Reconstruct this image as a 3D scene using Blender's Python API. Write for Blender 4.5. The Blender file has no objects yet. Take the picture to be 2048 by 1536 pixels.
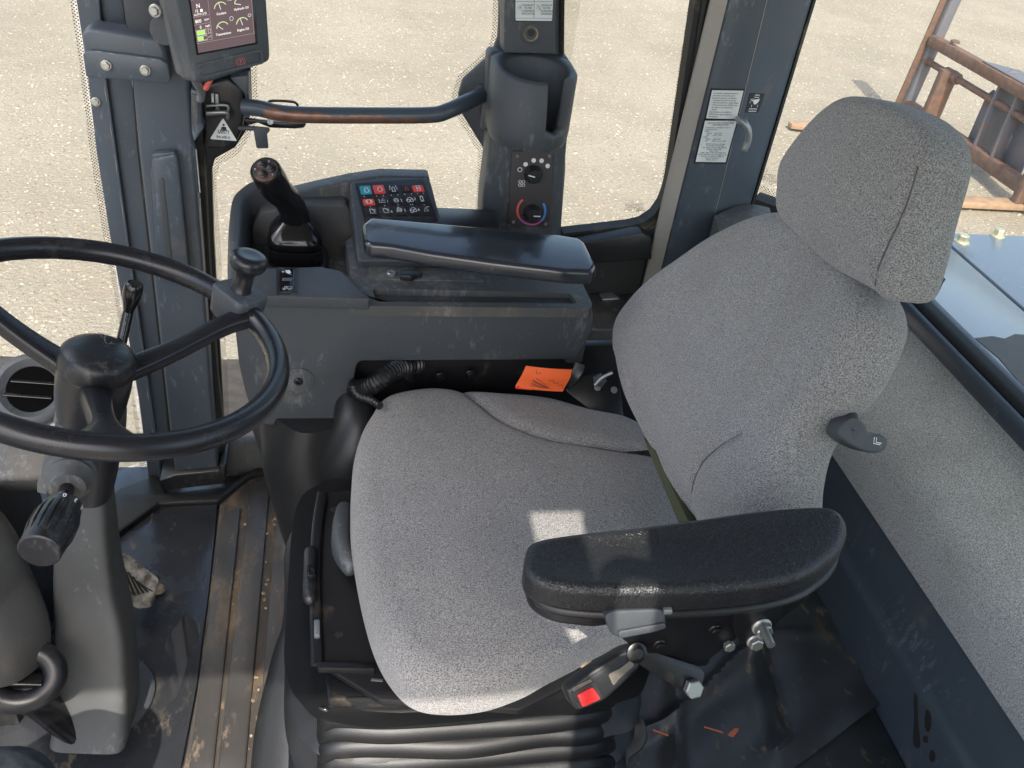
import bpy, bmesh, math, random
from mathutils import Vector as V, Matrix, noise
random.seed(7)
rad = math.radians
sc = bpy.context.scene
COL = sc.collection

# ------------------------------------------------------------------ camera
FPX = 1800.0; CW, CH = 2048, 1536
CAM = V((0, 0, 1.45))
RT = V((.979, -.1632, .1214)).normalized()
BK = V((-.2034, -.7855, .5844)).normalized()
UP = BK.cross(RT).normalized(); RT = UP.cross(BK).normalized()
def ray(px, py):
    return RT*(px-CW/2) + UP*(CH/2-py) - BK*FPX
def P(px, py, x=None, y=None, z=None):
    d = ray(px, py)
    if x is not None: t = (x-CAM.x)/d.x
    elif y is not None: t = (y-CAM.y)/d.y
    else: t = (z-CAM.z)/d.z
    return CAM + d*t

# ------------------------------------------------------------------ materials
M = {}
def mat(name, col, rough=.5, metal=0, col2=None, mscale=8, mlo=.4, mhi=.6, bump=0, bscale=300,
        dirt=None, damt=.0, dscale=6, spec=.5, coat=0, stretch=None, rough2=None, emit=None, voro=False, bump2=0, b2scale=10, scuff=0):
    m = bpy.data.materials.new(name); m.use_nodes = True
    nt = m.node_tree; N = nt.nodes; L = nt.links
    b = N['Principled BSDF']
    b.inputs['Roughness'].default_value = rough; b.inputs['Metallic'].default_value = metal
    b.inputs['Specular IOR Level'].default_value = spec
    b.inputs['Coat Weight'].default_value = coat
    b.inputs['Coat Roughness'].default_value = .08
    b.inputs['Base Color'].default_value = (*col, 1)
    tc = N.new('ShaderNodeTexCoord'); co = tc.outputs['Object']
    if stretch:
        mp = N.new('ShaderNodeMapping'); mp.inputs['Scale'].default_value = stretch
        L.new(co, mp.inputs['Vector']); co = mp.outputs['Vector']
    cur = None
    def nz(scale, detail=4, r=.6):
        n = N.new('ShaderNodeTexNoise'); n.inputs['Scale'].default_value = scale
        n.inputs['Detail'].default_value = detail; n.inputs['Roughness'].default_value = r
        L.new(co, n.inputs['Vector']); return n.outputs['Fac']
    def ramp(src, lo, hi):
        r = N.new('ShaderNodeMapRange'); r.inputs['From Min'].default_value = lo; r.inputs['From Max'].default_value = hi
        L.new(src, r.inputs['Value']); return r.outputs['Result']
    def mix(f, a, bb):
        x = N.new('ShaderNodeMix'); x.data_type = 'RGBA'
        if isinstance(f, float): x.inputs[0].default_value = f
        else: L.new(f, x.inputs[0])
        for s, v in ((6, a), (7, bb)):
            if isinstance(v, tuple): x.inputs[s].default_value = (*v, 1)
            else: L.new(v, x.inputs[s])
        return x.outputs[2]
    if col2: cur = mix(ramp(nz(mscale), mlo, mhi), col, col2)
    if dirt:
        f1 = nz(dscale, 7, .68)
        fac = ramp(f1, .62-damt*.5, .82-damt*.35)
        cur = mix(fac, cur if cur else col, dirt)
        mr = N.new('ShaderNodeMapRange'); mr.inputs['To Min'].default_value = rough; mr.inputs['To Max'].default_value = .85 if rough2 is None else rough2
        L.new(fac, mr.inputs['Value']); L.new(mr.outputs['Result'], b.inputs['Roughness'])
    if scuff:
        mp2 = N.new('ShaderNodeMapping'); mp2.inputs['Scale'].default_value = (1, 1, .35); mp2.inputs['Rotation'].default_value = (.3, .5, .8); L.new(tc.outputs['Object'], mp2.inputs['Vector'])
        n2 = N.new('ShaderNodeTexNoise'); n2.inputs['Scale'].default_value = 90; n2.inputs['Detail'].default_value = 8; n2.inputs['Roughness'].default_value = .75; L.new(mp2.outputs[0], n2.inputs['Vector'])
        big_ = N.new('ShaderNodeTexNoise'); big_.inputs['Scale'].default_value = 7; L.new(tc.outputs['Object'], big_.inputs['Vector'])
        ad = N.new('ShaderNodeMath'); ad.operation = 'MULTIPLY_ADD'; ad.inputs[1].default_value = .55; L.new(big_.outputs['Fac'], ad.inputs[0]); L.new(n2.outputs['Fac'], ad.inputs[2])
        r_ = N.new('ShaderNodeMapRange'); r_.inputs['From Min'].default_value = .93-scuff*.1; r_.inputs['From Max'].default_value = 1.02-scuff*.1; r_.inputs['To Max'].default_value = .55
        L.new(ad.outputs[0], r_.inputs['Value']); cur = mix(r_.outputs['Result'], cur if cur else col, tuple(min(.5, c_*2.2+.05) for c_ in col))
    if cur: L.new(cur, b.inputs['Base Color'])
    last = None
    if bump:
        if voro:
            v = N.new('ShaderNodeTexVoronoi'); v.inputs['Scale'].default_value = bscale; v.feature = 'DISTANCE_TO_EDGE'
            dn = N.new('ShaderNodeTexNoise'); dn.inputs['Scale'].default_value = bscale*.6
            L.new(co, dn.inputs['Vector'])
            mx = N.new('ShaderNodeVectorMath'); mx.operation = 'MULTIPLY_ADD'; mx.inputs[1].default_value = (.012,)*3
            L.new(dn.outputs['Color'], mx.inputs[0]); L.new(co, mx.inputs[2]); L.new(mx.outputs[0], v.inputs['Vector'])
            src = v.outputs['Distance']
            cur = mix(ramp(src, .0, .22), tuple(c_*.75 for c_ in col), tuple(c_*1.2 for c_ in col)); L.new(cur, b.inputs['Base Color'])  # grain shading put into the colour: creases darker, cells lighter
        else: src = nz(bscale, 3)
        bm = N.new('ShaderNodeBump'); bm.inputs['Strength'].default_value = bump; bm.inputs['Distance'].default_value = .001
        L.new(src, bm.inputs['Height']); last = bm
    if bump2:
        bm = N.new('ShaderNodeBump'); bm.inputs['Strength'].default_value = bump2; bm.inputs['Distance'].default_value = .01
        L.new(nz(b2scale, 3), bm.inputs['Height'])
        if last: L.new(last.outputs[0], bm.inputs['Normal'])
        last = bm
    if last: L.new(last.outputs[0], b.inputs['Normal'])
    if emit:
        b.inputs['Emission Color'].default_value = (*col, 1); b.inputs['Emission Strength'].default_value = emit
    M[name] = m; return m

TAN = (.26, .20, .135)
mat('pillar_paint', (.060, .076, .094), .38, scuff=.5, bump=.15, bscale=900, dirt=(.17, .15, .125), damt=.04, dscale=9, col2=(.070, .086, .104), mscale=5)
mat('plastic', (.056, .062, .068), .46, scuff=.7, bump=.5, bscale=1300, dirt=(.13, .12, .10), damt=.10, dscale=7, col2=(.056, .064, .072), mscale=6)
mat('plastic_dusty', (.066, .070, .070), .55, scuff=1.0, bump=.5, bscale=1200, dirt=(.17, .145, .105), damt=.16, dscale=5, col2=(.08, .08, .078), mscale=5)
mat('plastic_light', (.078, .081, .080), .5, scuff=.6, bump=.25, bscale=1300, dirt=(.14, .13, .11), damt=.08, dscale=6, col2=(.1, .105, .105), mscale=4)
mat('black_plastic', (.014, .0145, .016), .36, scuff=.6, bump=.15, bscale=900, dirt=(.07, .06, .05), damt=.04, dscale=10)
mat('black_gloss', (.008, .008, .009), .16, dirt=(.04, .035, .03), damt=.04, dscale=14, rough2=.45, bump2=.05, b2scale=40)
mat('armrest_gloss', (.022, .026, .033), .20, spec=.6, coat=.45, bump=.08, bscale=500, dirt=(.05, .048, .045), damt=.05, dscale=12, rough2=.4)
mat('wheel_rubber', (.014, .0145, .017), .27, bump=.12, bscale=600, dirt=(.06, .055, .05), damt=.05, dscale=16, rough2=.5)
mat('black_metal', (.010, .010, .011), .34, bump=.1, bscale=300, dirt=(.13, .095, .06), damt=.06, dscale=14, rough2=.8)
mat('rubber', (.015, .016, .017), .42, bump=.2, bscale=500, dirt=(.10, .08, .055), damt=.03, dscale=7, bump2=.15, b2scale=12)
mat('rubber_seal', (.012, .012, .011), .65, bump=.5, bscale=300, dirt=(.15, .11, .07), damt=.12, dscale=12)
mat('vinyl', (.019, .0195, .021), .33, bump=.8, bscale=280, voro=True, bump2=.03, b2scale=20)
mat('zinc', (.40, .40, .37), .42, .8, dirt=(.3, .25, .16), damt=.05, dscale=60)
mat('zinc_gold', (.62, .60, .42), .35, .7)
mat('steel_grey', (.30, .31, .31), .4, .6, bump=.2, bscale=200)
mat('white_paint', (.72, .74, .72), .5)
mat('label_white', (.60, .64, .62), .42, col2=(.66, .69, .67), mscale=30)
mat('label_black', (.012, .012, .014), .4)
mat('ink', (.02, .02, .022), .6)
mat('symbol_white', (.75, .76, .76), .5)
mat('orange_fabric', (.85, .13, .025), .7, bump=.4, bscale=700, bump2=.2, b2scale=30)
mat('red_plastic', (.75, .03, .03), .35)
mat('red_key', (.62, .07, .05), .4)
mat('teal_key', (.03, .27, .33), .4)
mat('red_symbol', (.7, .12, .1), .5)
mat('blue_symbol', (.08, .25, .65), .5)
mat('magenta_symbol', (.5, .10, .35), .5)
mat('bare_steel', (.22, .12, .085), .38, .55, col2=(.05, .045, .045), mscale=28, mlo=.42, mhi=.58, bump=.3, bscale=200)
mat('tan_strip', (.34, .31, .275), .6, bump=.3, bscale=500, dirt=(.14, .12, .1), damt=.06, dscale=14)
mat('bellows_rubber', (.006, .0065, .007), .45, bump=.2, bscale=500, dirt=(.05, .04, .03), damt=.02, dscale=7, bump2=.04, b2scale=25)
mat('duct_grey', (.066, .067, .064), .5, bump=.5, bscale=900, dirt=(.12, .11, .09), damt=.08, dscale=6)
mat('drip', (.040, .034, .034), .2)
mat('shaded_ground_brown', (.19, .145, .105), .85, col2=(.13, .10, .075), mscale=20, dirt=(.26, .22, .17), damt=.1, dscale=40, bump=.5, bscale=200)  # brown chosen to look like gravel lying in shadow
mat('dusty_metal', (.15, .135, .11), .5, .3, dirt=(.07, .055, .04), damt=.2, dscale=30)
mat('seam_thread', (.105, .102, .10), .95)
mat('panel_brown', (.060, .053, .050), .5, bump=.3, bscale=800)
mat('cushion_base', (.07, .072, .035), .8, bump=.4, bscale=300)
mat('hood_paint', (.105, .145, .20), .25, dirt=(.05, .055, .06), damt=.02, dscale=5, col2=(.12, .16, .215), mscale=2)
mat('rust_paint', (.165, .095, .068), .65, col2=(.10, .068, .058), mscale=14, mlo=.4, mhi=.65, dirt=(.26, .105, .05), damt=.10, dscale=9, bump=.5, bscale=120)
mat('grey_steel', (.12, .125, .15), .5, dirt=(.24, .10, .05), damt=.18, dscale=9, bump=.3, bscale=100)
mat('tine', (.38, .26, .17), .7, col2=(.29, .195, .13), mscale=10, bump=.3, bscale=60)
mat('denim', (.018, .024, .034), .9, col2=(.06, .075, .09), mscale=60, mlo=.35, mhi=.7, bump=.8, bscale=700)
mat('leather_shoe', (.02, .016, .012), .5)
mat('crumb', (.33, .25, .16), .9, col2=(.16, .12, .08), mscale=60, bump=1, bscale=300)
mat('wood_sawdust', (.42, .27, .12), .9, col2=(.3, .17, .07), mscale=90, bump=1, bscale=400)
mat('orange_wire', (.40, .11, .05), .7)
mat('stamp_grey', (.17, .16, .135), .7)
mat('cream_dirt', (.45, .42, .36), .85, col2=(.10, .09, .08), mscale=45, mlo=.38, mhi=.6, bump=.8, bscale=250)
mat('lcd', (.085, .045, .046), .25, emit=.25)
mat('lcd_line', (.42, .33, .31), .5, emit=.15)
mat('lcd_white', (.75, .70, .64), .5, emit=.35)
mat('lcd_green', (.28, .55, .10), .5, emit=.35)
mat('lcd_pale', (.48, .58, .26), .5, emit=.25)
mat('water', (.03, .032, .035), .03, spec=.9)
mat('roof_liner', (.35, .35, .34), .8)
mat('yellow_paint', (.55, .38, .02), .4)

def fabric(name, c1, c2, scale, stretch, bump=1.0, stain=None, spots=False):
    m = bpy.data.materials.new(name); m.use_nodes = True
    nt = m.node_tree; N = nt.nodes; L = nt.links; b = N['Principled BSDF']
    b.inputs['Roughness'].default_value = .95; b.inputs['Specular IOR Level'].default_value = .2
    b.inputs['Sheen Weight'].default_value = .25; b.inputs['Sheen Roughness'].default_value = .5
    tc = N.new('ShaderNodeTexCoord'); mp = N.new('ShaderNodeMapping'); mp.inputs['Scale'].default_value = stretch
    L.new(tc.outputs['Object'], mp.inputs['Vector'])
    n = N.new('ShaderNodeTexNoise'); n.inputs['Scale'].default_value = scale; n.inputs['Detail'].default_value = 2; n.inputs['Roughness'].default_value = .7
    L.new(mp.outputs[0], n.inputs['Vector'])
    r = N.new('ShaderNodeMapRange'); r.inputs['From Min'].default_value = .34; r.inputs['From Max'].default_value = .66
    L.new(n.outputs['Fac'], r.inputs['Value'])
    x = N.new('ShaderNodeMix'); x.data_type = 'RGBA'; x.inputs[6].default_value = (*c1, 1); x.inputs[7].default_value = (*c2, 1)
    L.new(r.outputs[0], x.inputs[0])
    big = N.new('ShaderNodeTexNoise'); big.inputs['Scale'].default_value = 7; big.inputs['Detail'].default_value = 5
    L.new(tc.outputs['Object'], big.inputs['Vector'])
    r2 = N.new('ShaderNodeMapRange'); r2.inputs['From Min'].default_value = .5; r2.inputs['From Max'].default_value = .8; r2.inputs['To Max'].default_value = .35
    L.new(big.outputs['Fac'], r2.inputs['Value'])
    y = N.new('ShaderNodeMix'); y.data_type = 'RGBA'; L.new(r2.outputs[0], y.inputs[0]); L.new(x.outputs[2], y.inputs[6])
    y.inputs[7].default_value = (*(stain or (.17, .15, .13)), 1)
    last = y.outputs[2]
    if spots:      # dried mud spot and a dark grease stain on the cushion
        for (px_, py_), R_, c_ in (((1222, 946), .007, (.55, .50, .40)), ((1034, 1290), .016, (.06, .055, .05)), ((1232, 958), .004, (.5, .45, .36))):
            q_ = P(px_, py_, z=.572)-V((.25, .88, 0))
            ds = N.new('ShaderNodeVectorMath'); ds.operation = 'DISTANCE'; ds.inputs[1].default_value = q_; L.new(tc.outputs['Object'], ds.inputs[0])
            sn = N.new('ShaderNodeTexNoise'); sn.inputs['Scale'].default_value = 130; L.new(tc.outputs['Object'], sn.inputs['Vector'])
            sa = N.new('ShaderNodeMath'); sa.operation = 'MULTIPLY_ADD'; sa.inputs[1].default_value = R_*1.2; L.new(sn.outputs['Fac'], sa.inputs[0]); L.new(ds.outputs['Value'], sa.inputs[2])
            sr = N.new('ShaderNodeMapRange'); sr.inputs['From Min'].default_value = R_*1.9; sr.inputs['From Max'].default_value = R_*1.1; sr.inputs['To Max'].default_value = .75
            L.new(sa.outputs[0], sr.inputs['Value']); sm_ = N.new('ShaderNodeMix'); sm_.data_type = 'RGBA'; L.new(sr.outputs[0], sm_.inputs[0]); L.new(last, sm_.inputs[6]); sm_.inputs[7].default_value = (*c_, 1); last = sm_.outputs[2]
    L.new(last, b.inputs['Base Color'])
    bm = N.new('ShaderNodeBump'); bm.inputs['Strength'].default_value = bump; bm.inputs['Distance'].default_value = .0012
    L.new(n.outputs['Fac'], bm.inputs['Height'])
    b3 = N.new('ShaderNodeBump'); b3.inputs['Strength'].default_value = .12; b3.inputs['Distance'].default_value = .02
    L.new(big.outputs['Fac'], b3.inputs['Height']); L.new(bm.outputs[0], b3.inputs['Normal'])
    L.new(b3.outputs[0], b.inputs['Normal'])
    M[name] = m
fabric('seat_fabric', (.105, .100, .096), (.46, .442, .42), 600, (.9, 1.2, 1.15), spots=True)
fabric('carpet', (.24, .238, .23), (.74, .735, .71), 480, (1, 1, 1), 1.0, (.19, .165, .13))

def dirty_floor(name, base, tan, thr, rough):
    m = bpy.data.materials.new(name); m.use_nodes = True
    nt = m.node_tree; N = nt.nodes; L = nt.links; b = N['Principled BSDF']
    tc = N.new('ShaderNodeTexCoord')
    def nz(s, d=6, r=.65, st=(1, 1, 1), off=0):
        mp = N.new('ShaderNodeMapping'); mp.inputs['Scale'].default_value = st; mp.inputs['Location'].default_value = (off, off, 0)
        L.new(tc.outputs['Object'], mp.inputs[0])
        n = N.new('ShaderNodeTexNoise'); n.inputs['Scale'].default_value = s; n.inputs['Detail'].default_value = d; n.inputs['Roughness'].default_value = r
        L.new(mp.outputs[0], n.inputs[0]); return n.outputs['Fac']
    def mr(src, a, c, lo=0, hi=1):
        r = N.new('ShaderNodeMapRange'); r.inputs['From Min'].default_value = a; r.inputs['From Max'].default_value = c
        r.inputs['To Min'].default_value = lo; r.inputs['To Max'].default_value = hi
        L.new(src, r.inputs['Value']); return r.outputs[0]
    def mix(f, a, c):
        x = N.new('ShaderNodeMix'); x.data_type = 'RGBA'; L.new(f, x.inputs[0])
        for s, v in ((6, a), (7, c)):
            if isinstance(v, tuple): x.inputs[s].default_value = (*v, 1)
            else: L.new(v, x.inputs[s])
        return x.outputs[2]
    d1 = nz(9, 8, .7, (1.2, .6, 1)); d2 = nz(34, 6, .7, (1, .5, 1), 3); d3 = nz(4, 5, .6, (1, 1, 1), 7)
    c = mix(mr(d3, .35, .7), base, tuple(v*1.7 for v in base))
    c = mix(mr(d1, thr, thr+.10), c, tan)
    c = mix(mr(d2, .60, .68), c, tuple(v*1.3 for v in tan))
    L.new(c, b.inputs['Base Color'])
    L.new(mr(d3, .50, .66, rough, .6), b.inputs['Roughness'])
    bm = N.new('ShaderNodeBump'); bm.inputs['Strength'].default_value = .5; bm.inputs['Distance'].default_value = .002
    L.new(d2, bm.inputs['Height']); L.new(bm.outputs[0], b.inputs['Normal'])
    M[name] = m
dirty_floor('mat_wet', (.026, .028, .032), (.09, .078, .058), .585, .13)
dirty_floor('mat_rib', (.038, .036, .034), (.125, .098, .07), .52, .32)
dirty_floor('mat_dirt', (.042, .036, .030), (.15, .108, .068), .49, .8)
dirty_floor('floor_rubber', (.028, .030, .033), (.11, .085, .055), .585, .35)

def glass_mat():
    m = bpy.data.materials.new('tinted_glass'); m.use_nodes = True
    nt = m.node_tree; N = nt.nodes; L = nt.links; N.clear()
    o = N.new('ShaderNodeOutputMaterial'); t = N.new('ShaderNodeBsdfTransparent'); t.inputs[0].default_value = (.80, .79, .715, 1)
    g = N.new('ShaderNodeBsdfGlossy'); g.inputs['Roughness'].default_value = .01
    f = N.new('ShaderNodeFresnel'); f.inputs['IOR'].default_value = 1.4
    x = N.new('ShaderNodeMixShader'); L.new(f.outputs[0], x.inputs[0]); L.new(t.outputs[0], x.inputs[1]); L.new(g.outputs[0], x.inputs[2])
    df = N.new('ShaderNodeBsdfDiffuse'); df.inputs[0].default_value = (.75, .72, .64, 1)
    tc = N.new('ShaderNodeTexCoord'); nn = N.new('ShaderNodeTexNoise'); nn.inputs['Scale'].default_value = 6; nn.inputs['Detail'].default_value = 8; nn.inputs['Roughness'].default_value = .7
    L.new(tc.outputs['Object'], nn.inputs[0])
    mr = N.new('ShaderNodeMapRange'); mr.inputs['From Min'].default_value = .4; mr.inputs['From Max'].default_value = .75; mr.inputs['To Min'].default_value = .01; mr.inputs['To Max'].default_value = .10
    L.new(nn.outputs['Fac'], mr.inputs[0]); x2 = N.new('ShaderNodeMixShader'); L.new(mr.outputs[0], x2.inputs[0]); L.new(x.outputs[0], x2.inputs[1]); L.new(df.outputs[0], x2.inputs[2])
    L.new(x2.outputs[0], o.inputs[0]); M['glass'] = m
glass_mat()
_g = M['glass'].copy(); _g.name = 'dark_tinted_glass'; M['dark_glass'] = _g
for _n in _g.node_tree.nodes:
    if _n.type == 'BSDF_TRANSPARENT': _n.inputs[0].default_value = (.38, .44, .36, 1)
def frit_mat():
    m = bpy.data.materials.new('frit_dots'); m.use_nodes = True
    nt = m.node_tree; N = nt.nodes; L = nt.links; b = N['Principled BSDF']; o = N['Material Output']
    b.inputs['Base Color'].default_value = (.02, .02, .018, 1)
    tc = N.new('ShaderNodeTexCoord'); mp = N.new('ShaderNodeMapping'); mp.inputs['Rotation'].default_value = (0, rad(45), 0); mp.inputs['Scale'].default_value = (1, 0, 1)
    L.new(tc.outputs['Object'], mp.inputs[0])
    v = N.new('ShaderNodeTexVoronoi'); v.inputs['Scale'].default_value = 250; v.inputs['Randomness'].default_value = 0
    L.new(mp.outputs[0], v.inputs['Vector'])
    mt = N.new('ShaderNodeMath'); mt.operation = 'LESS_THAN'; mt.inputs[1].default_value = .27; L.new(v.outputs['Distance'], mt.inputs[0])
    t = N.new('ShaderNodeBsdfTransparent'); x = N.new('ShaderNodeMixShader')
    L.new(mt.outputs[0], x.inputs[0]); L.new(t.outputs[0], x.inputs[1]); L.new(b.outputs[0], x.inputs[2])
    L.new(x.outputs[0], o.inputs[0]); M['frit'] = m
frit_mat()
def ground_mat():
    m = bpy.data.materials.new('gravel_ground'); m.use_nodes = True
    nt = m.node_tree; N = nt.nodes; L = nt.links; b = N['Principled BSDF']; b.inputs['Roughness'].default_value = .95
    tc = N.new('ShaderNodeTexCoord')
    def nz(s, d=5, r=.6):
        n = N.new('ShaderNodeTexNoise'); n.inputs['Scale'].default_value = s; n.inputs['Detail'].default_value = d; n.inputs['Roughness'].default_value = r
        L.new(tc.outputs['Object'], n.inputs[0]); return n.outputs['Fac']
    def mr(src, a, c, lo=0, hi=1):
        r = N.new('ShaderNodeMapRange'); r.inputs['From Min'].default_value = a; r.inputs['From Max'].default_value = c
        r.inputs['To Min'].default_value = lo; r.inputs['To Max'].default_value = hi
        L.new(src, r.inputs['Value']); return r.outputs[0]
    def mix(f, a, c):
        x = N.new('ShaderNodeMix'); x.data_type = 'RGBA'; L.new(f, x.inputs[0])
        for s, v in ((6, a), (7, c)):
            if isinstance(v, tuple): x.inputs[s].default_value = (*v, 1)
            else: L.new(v, x.inputs[s])
        return x.outputs[2]
    vo = N.new('ShaderNodeTexVoronoi'); vo.inputs['Scale'].default_value = 26; L.new(tc.outputs['Object'], vo.inputs['Vector'])
    vo2 = N.new('ShaderNodeTexVoronoi'); vo2.inputs['Scale'].default_value = 60; L.new(tc.outputs['Object'], vo2.inputs['Vector'])
    c = mix(mr(nz(.55, 8, .72), .40, .62), (.272, .250, .205), (.368, .341, .284))
    c = mix(mr(nz(1.7, 6, .7), .54, .70), c, (.34, .285, .225))
    c = mix(mr(nz(26, 6, .8), .44, .62), c, (.28, .24, .175))
    sel = N.new('ShaderNodeSeparateColor'); L.new(vo.outputs['Color'], sel.inputs[0])
    a = N.new('ShaderNodeMath'); a.operation = 'MULTIPLY'; L.new(mr(vo.outputs['Distance'], .42, .30), a.inputs[0]); L.new(mr(sel.outputs[0], .78, .80), a.inputs[1])
    c = mix(a.outputs[0], c, mix(sel.outputs[1], (.50, .45, .36), (.34, .27, .21)))
    sel2 = N.new('ShaderNodeSeparateColor'); L.new(vo2.outputs['Color'], sel2.inputs[0])
    a2 = N.new('ShaderNodeMath'); a2.operation = 'MULTIPLY'; L.new(mr(vo2.outputs['Distance'], .45, .32), a2.inputs[0]); L.new(mr(sel2.outputs[0], .70, .72), a2.inputs[1])
    c = mix(a2.outputs[0], c, mix(sel2.outputs[1], (.52, .47, .38), (.21, .17, .13)))
    L.new(c, b.inputs['Base Color'])
    s = N.new('ShaderNodeMath'); s.operation = 'ADD'; L.new(a.outputs[0], s.inputs[0]); L.new(mr(nz(30, 5), .3, .7), s.inputs[1])
    s2 = N.new('ShaderNodeMath'); s2.operation = 'MULTIPLY_ADD'; s2.inputs[1].default_value = .5; L.new(a2.outputs[0], s2.inputs[0]); L.new(s.outputs[0], s2.inputs[2])
    bm = N.new('ShaderNodeBump'); bm.inputs['Strength'].default_value = .6; bm.inputs['Distance'].default_value = .022
    L.new(s2.outputs[0], bm.inputs['Height']); L.new(bm.outputs[0], b.inputs['Normal'])
    M['ground'] = m
ground_mat()

mat('void', (.003, .003, .003), .9, spec=.05)  # near-black colour painted as the darkness inside the vent and duct throats
mat('chipped_paint', (.33, .34, .34), .6)
# ------------------------------------------------------------------ objects
OFF = {}
def thing(name, label, cat, loc=(0, 0, 0), group=None):
    o = bpy.data.objects.new(name, None); COL.objects.link(o); o.location = loc; o.empty_display_size = .05
    o['label'] = label; o['category'] = cat
    if group: o['group'] = group
    OFF[o] = V(loc); return o
def tag(o, label=None, cat=None, kind=None, group=None):
    if label: o['label'] = label
    if cat: o['category'] = cat
    if kind: o['kind'] = kind
    if group: o['group'] = group
    return o
def mesh(name, vs, fs, m, parent=None, smooth=True, bevel=0, seg=2, ang=38, fix=True):
    vs = [V(v) for v in vs]
    me = bpy.data.meshes.new(name)
    if parent is not None: off = OFF[parent]
    else:
        lo = V([min(v[i] for v in vs) for i in range(3)]); hi = V([max(v[i] for v in vs) for i in range(3)])
        off = V(((lo.x+hi.x)/2, (lo.y+hi.y)/2, lo.z))
    me.from_pydata([v-off for v in vs], [], fs)
    if bevel or fix:
        bm = bmesh.new(); bm.from_mesh(me)
        if fix: bmesh.ops.recalc_face_normals(bm, faces=bm.faces)
        if bevel:
            es = [e for e in bm.edges if len(e.link_faces) == 2 and e.calc_face_angle(0) > rad(28)]
            bmesh.ops.bevel(bm, geom=es, offset=bevel, segments=seg, profile=.5, affect='EDGES', clamp_overlap=True)
        bm.to_mesh(me); bm.free()
    if smooth:
        me.polygons.foreach_set('use_smooth', [True]*len(me.polygons))
        me.set_sharp_from_angle(angle=rad(ang))
    me.materials.append(M[m] if isinstance(m, str) else m)
    o = bpy.data.objects.new(name, me); COL.objects.link(o)
    if parent is not None:
        o.parent = parent; OFF[o] = off
    else:
        o.location = off; OFF[o] = off
    return o

class Fr:
    """a real plane in the cab: origin, two in-plane axes, normal towards the viewer side"""
    def __init__(s, o, x, y):
        s.o = V(o); s.x = V(x).normalized(); s.y = (V(y) - s.x*V(y).dot(s.x)).normalized(); s.n = s.x.cross(s.y)
    def w(s, a, b, c=0): return s.o + s.x*a + s.y*b + s.n*c
    def px(s, px, py):
        d = ray(px, py); t = (s.o-CAM).dot(s.n)/d.dot(s.n); q = CAM+d*t-s.o
        return (q.dot(s.x), q.dot(s.y))
    def pxs(s, pts): return [s.px(*p) for p in pts]
    def shift(s, c): return Fr(s.o+s.n*c, s.x, s.y)
def Wy(y): return Fr((0, y, 0), (1, 0, 0), (0, 0, 1))      # plane parallel to the far side wall
def Hz(z): return Fr((0, 0, z), (1, 0, 0), (0, 1, 0))      # horizontal plane
def Xp(x): return Fr((x, 0, 0), (0, -1, 0), (0, 0, 1))     # plane facing the front

def rnd(pts, r, n=5):
    """round the corners of a 2D polygon"""
    out = []; N = len(pts)
    rs = r if isinstance(r, (list, tuple)) else [r]*N
    for i in range(N):
        p0, p1, p2 = V(pts[i-1]), V(pts[i]), V(pts[(i+1) % N])
        a = (p0-p1); b = (p2-p1); la, lb = a.length, b.length
        if la < 1e-9 or lb < 1e-9: continue
        rr = min(rs[i], la*.49, lb*.49)
        if rr <= 1e-6: out.append(tuple(p1)); continue
        A = p1+a/la*rr; B = p1+b/lb*rr
        for k in range(n+1):
            t = k/n; q = A*(1-t)**2 + p1*2*t*(1-t) + B*t*t
            out.append((q.x, q.y))
    return out
def crom(pts, n, closed=True):
    P_ = [V(p) for p in pts]; N = len(P_); out = []
    rng = N if closed else N-1
    for i in range(rng):
        if closed: a, b, c, d = P_[i-1], P_[i], P_[(i+1) % N], P_[(i+2) % N]
        else: a, b, c, d = P_[max(i-1, 0)], P_[i], P_[i+1], P_[min(i+2, N-1)]
        for k in range(n):
            t = k/n
            out.append(.5*((2*b)+(c-a)*t+(2*a-5*b+4*c-d)*t*t+(3*b-a-3*c+d)*t**3))
    if not closed: out.append(P_[-1])
    return out
def slab(name, F, pts2, depth, m, parent=None, bevel=.002, r=0, seg=2, front=0):
    """pts2: 2D outline in frame F; front face on the plane (+front), body extruded backwards by depth"""
    if r: pts2 = rnd(pts2, r)
    n = len(pts2)
    vs = [F.w(a, b, front) for a, b in pts2] + [F.w(a, b, front-depth) for a, b in pts2]
    fs = [list(range(n)), list(range(2*n-1, n-1, -1))] + [[i, i+n, (i+1) % n+n, (i+1) % n] for i in range(n)]
    return mesh(name, vs, fs, m, parent, bevel=bevel, seg=seg)
def slabp(name, F, ppts, depth, m, parent=None, bevel=.002, r=0, seg=2, front=0):
    G = F.shift(front) if front else F
    return slab(name, G, G.pxs(ppts), depth, m, parent, bevel, r, seg)
def boxw(name, lo, hi, m, parent=None, bevel=.002, seg=2):
    x0, y0, z0 = lo; x1, y1, z1 = hi
    vs = [(x, y, z) for z in (z0, z1) for y in (y0, y1) for x in (x0, x1)]
    fs = [(0, 1, 3, 2), (4, 6, 7, 5), (0, 4, 5, 1), (2, 3, 7, 6), (0, 2, 6, 4), (1, 5, 7, 3)]
    return mesh(name, vs, fs, m, parent, bevel=bevel, seg=seg)
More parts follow.
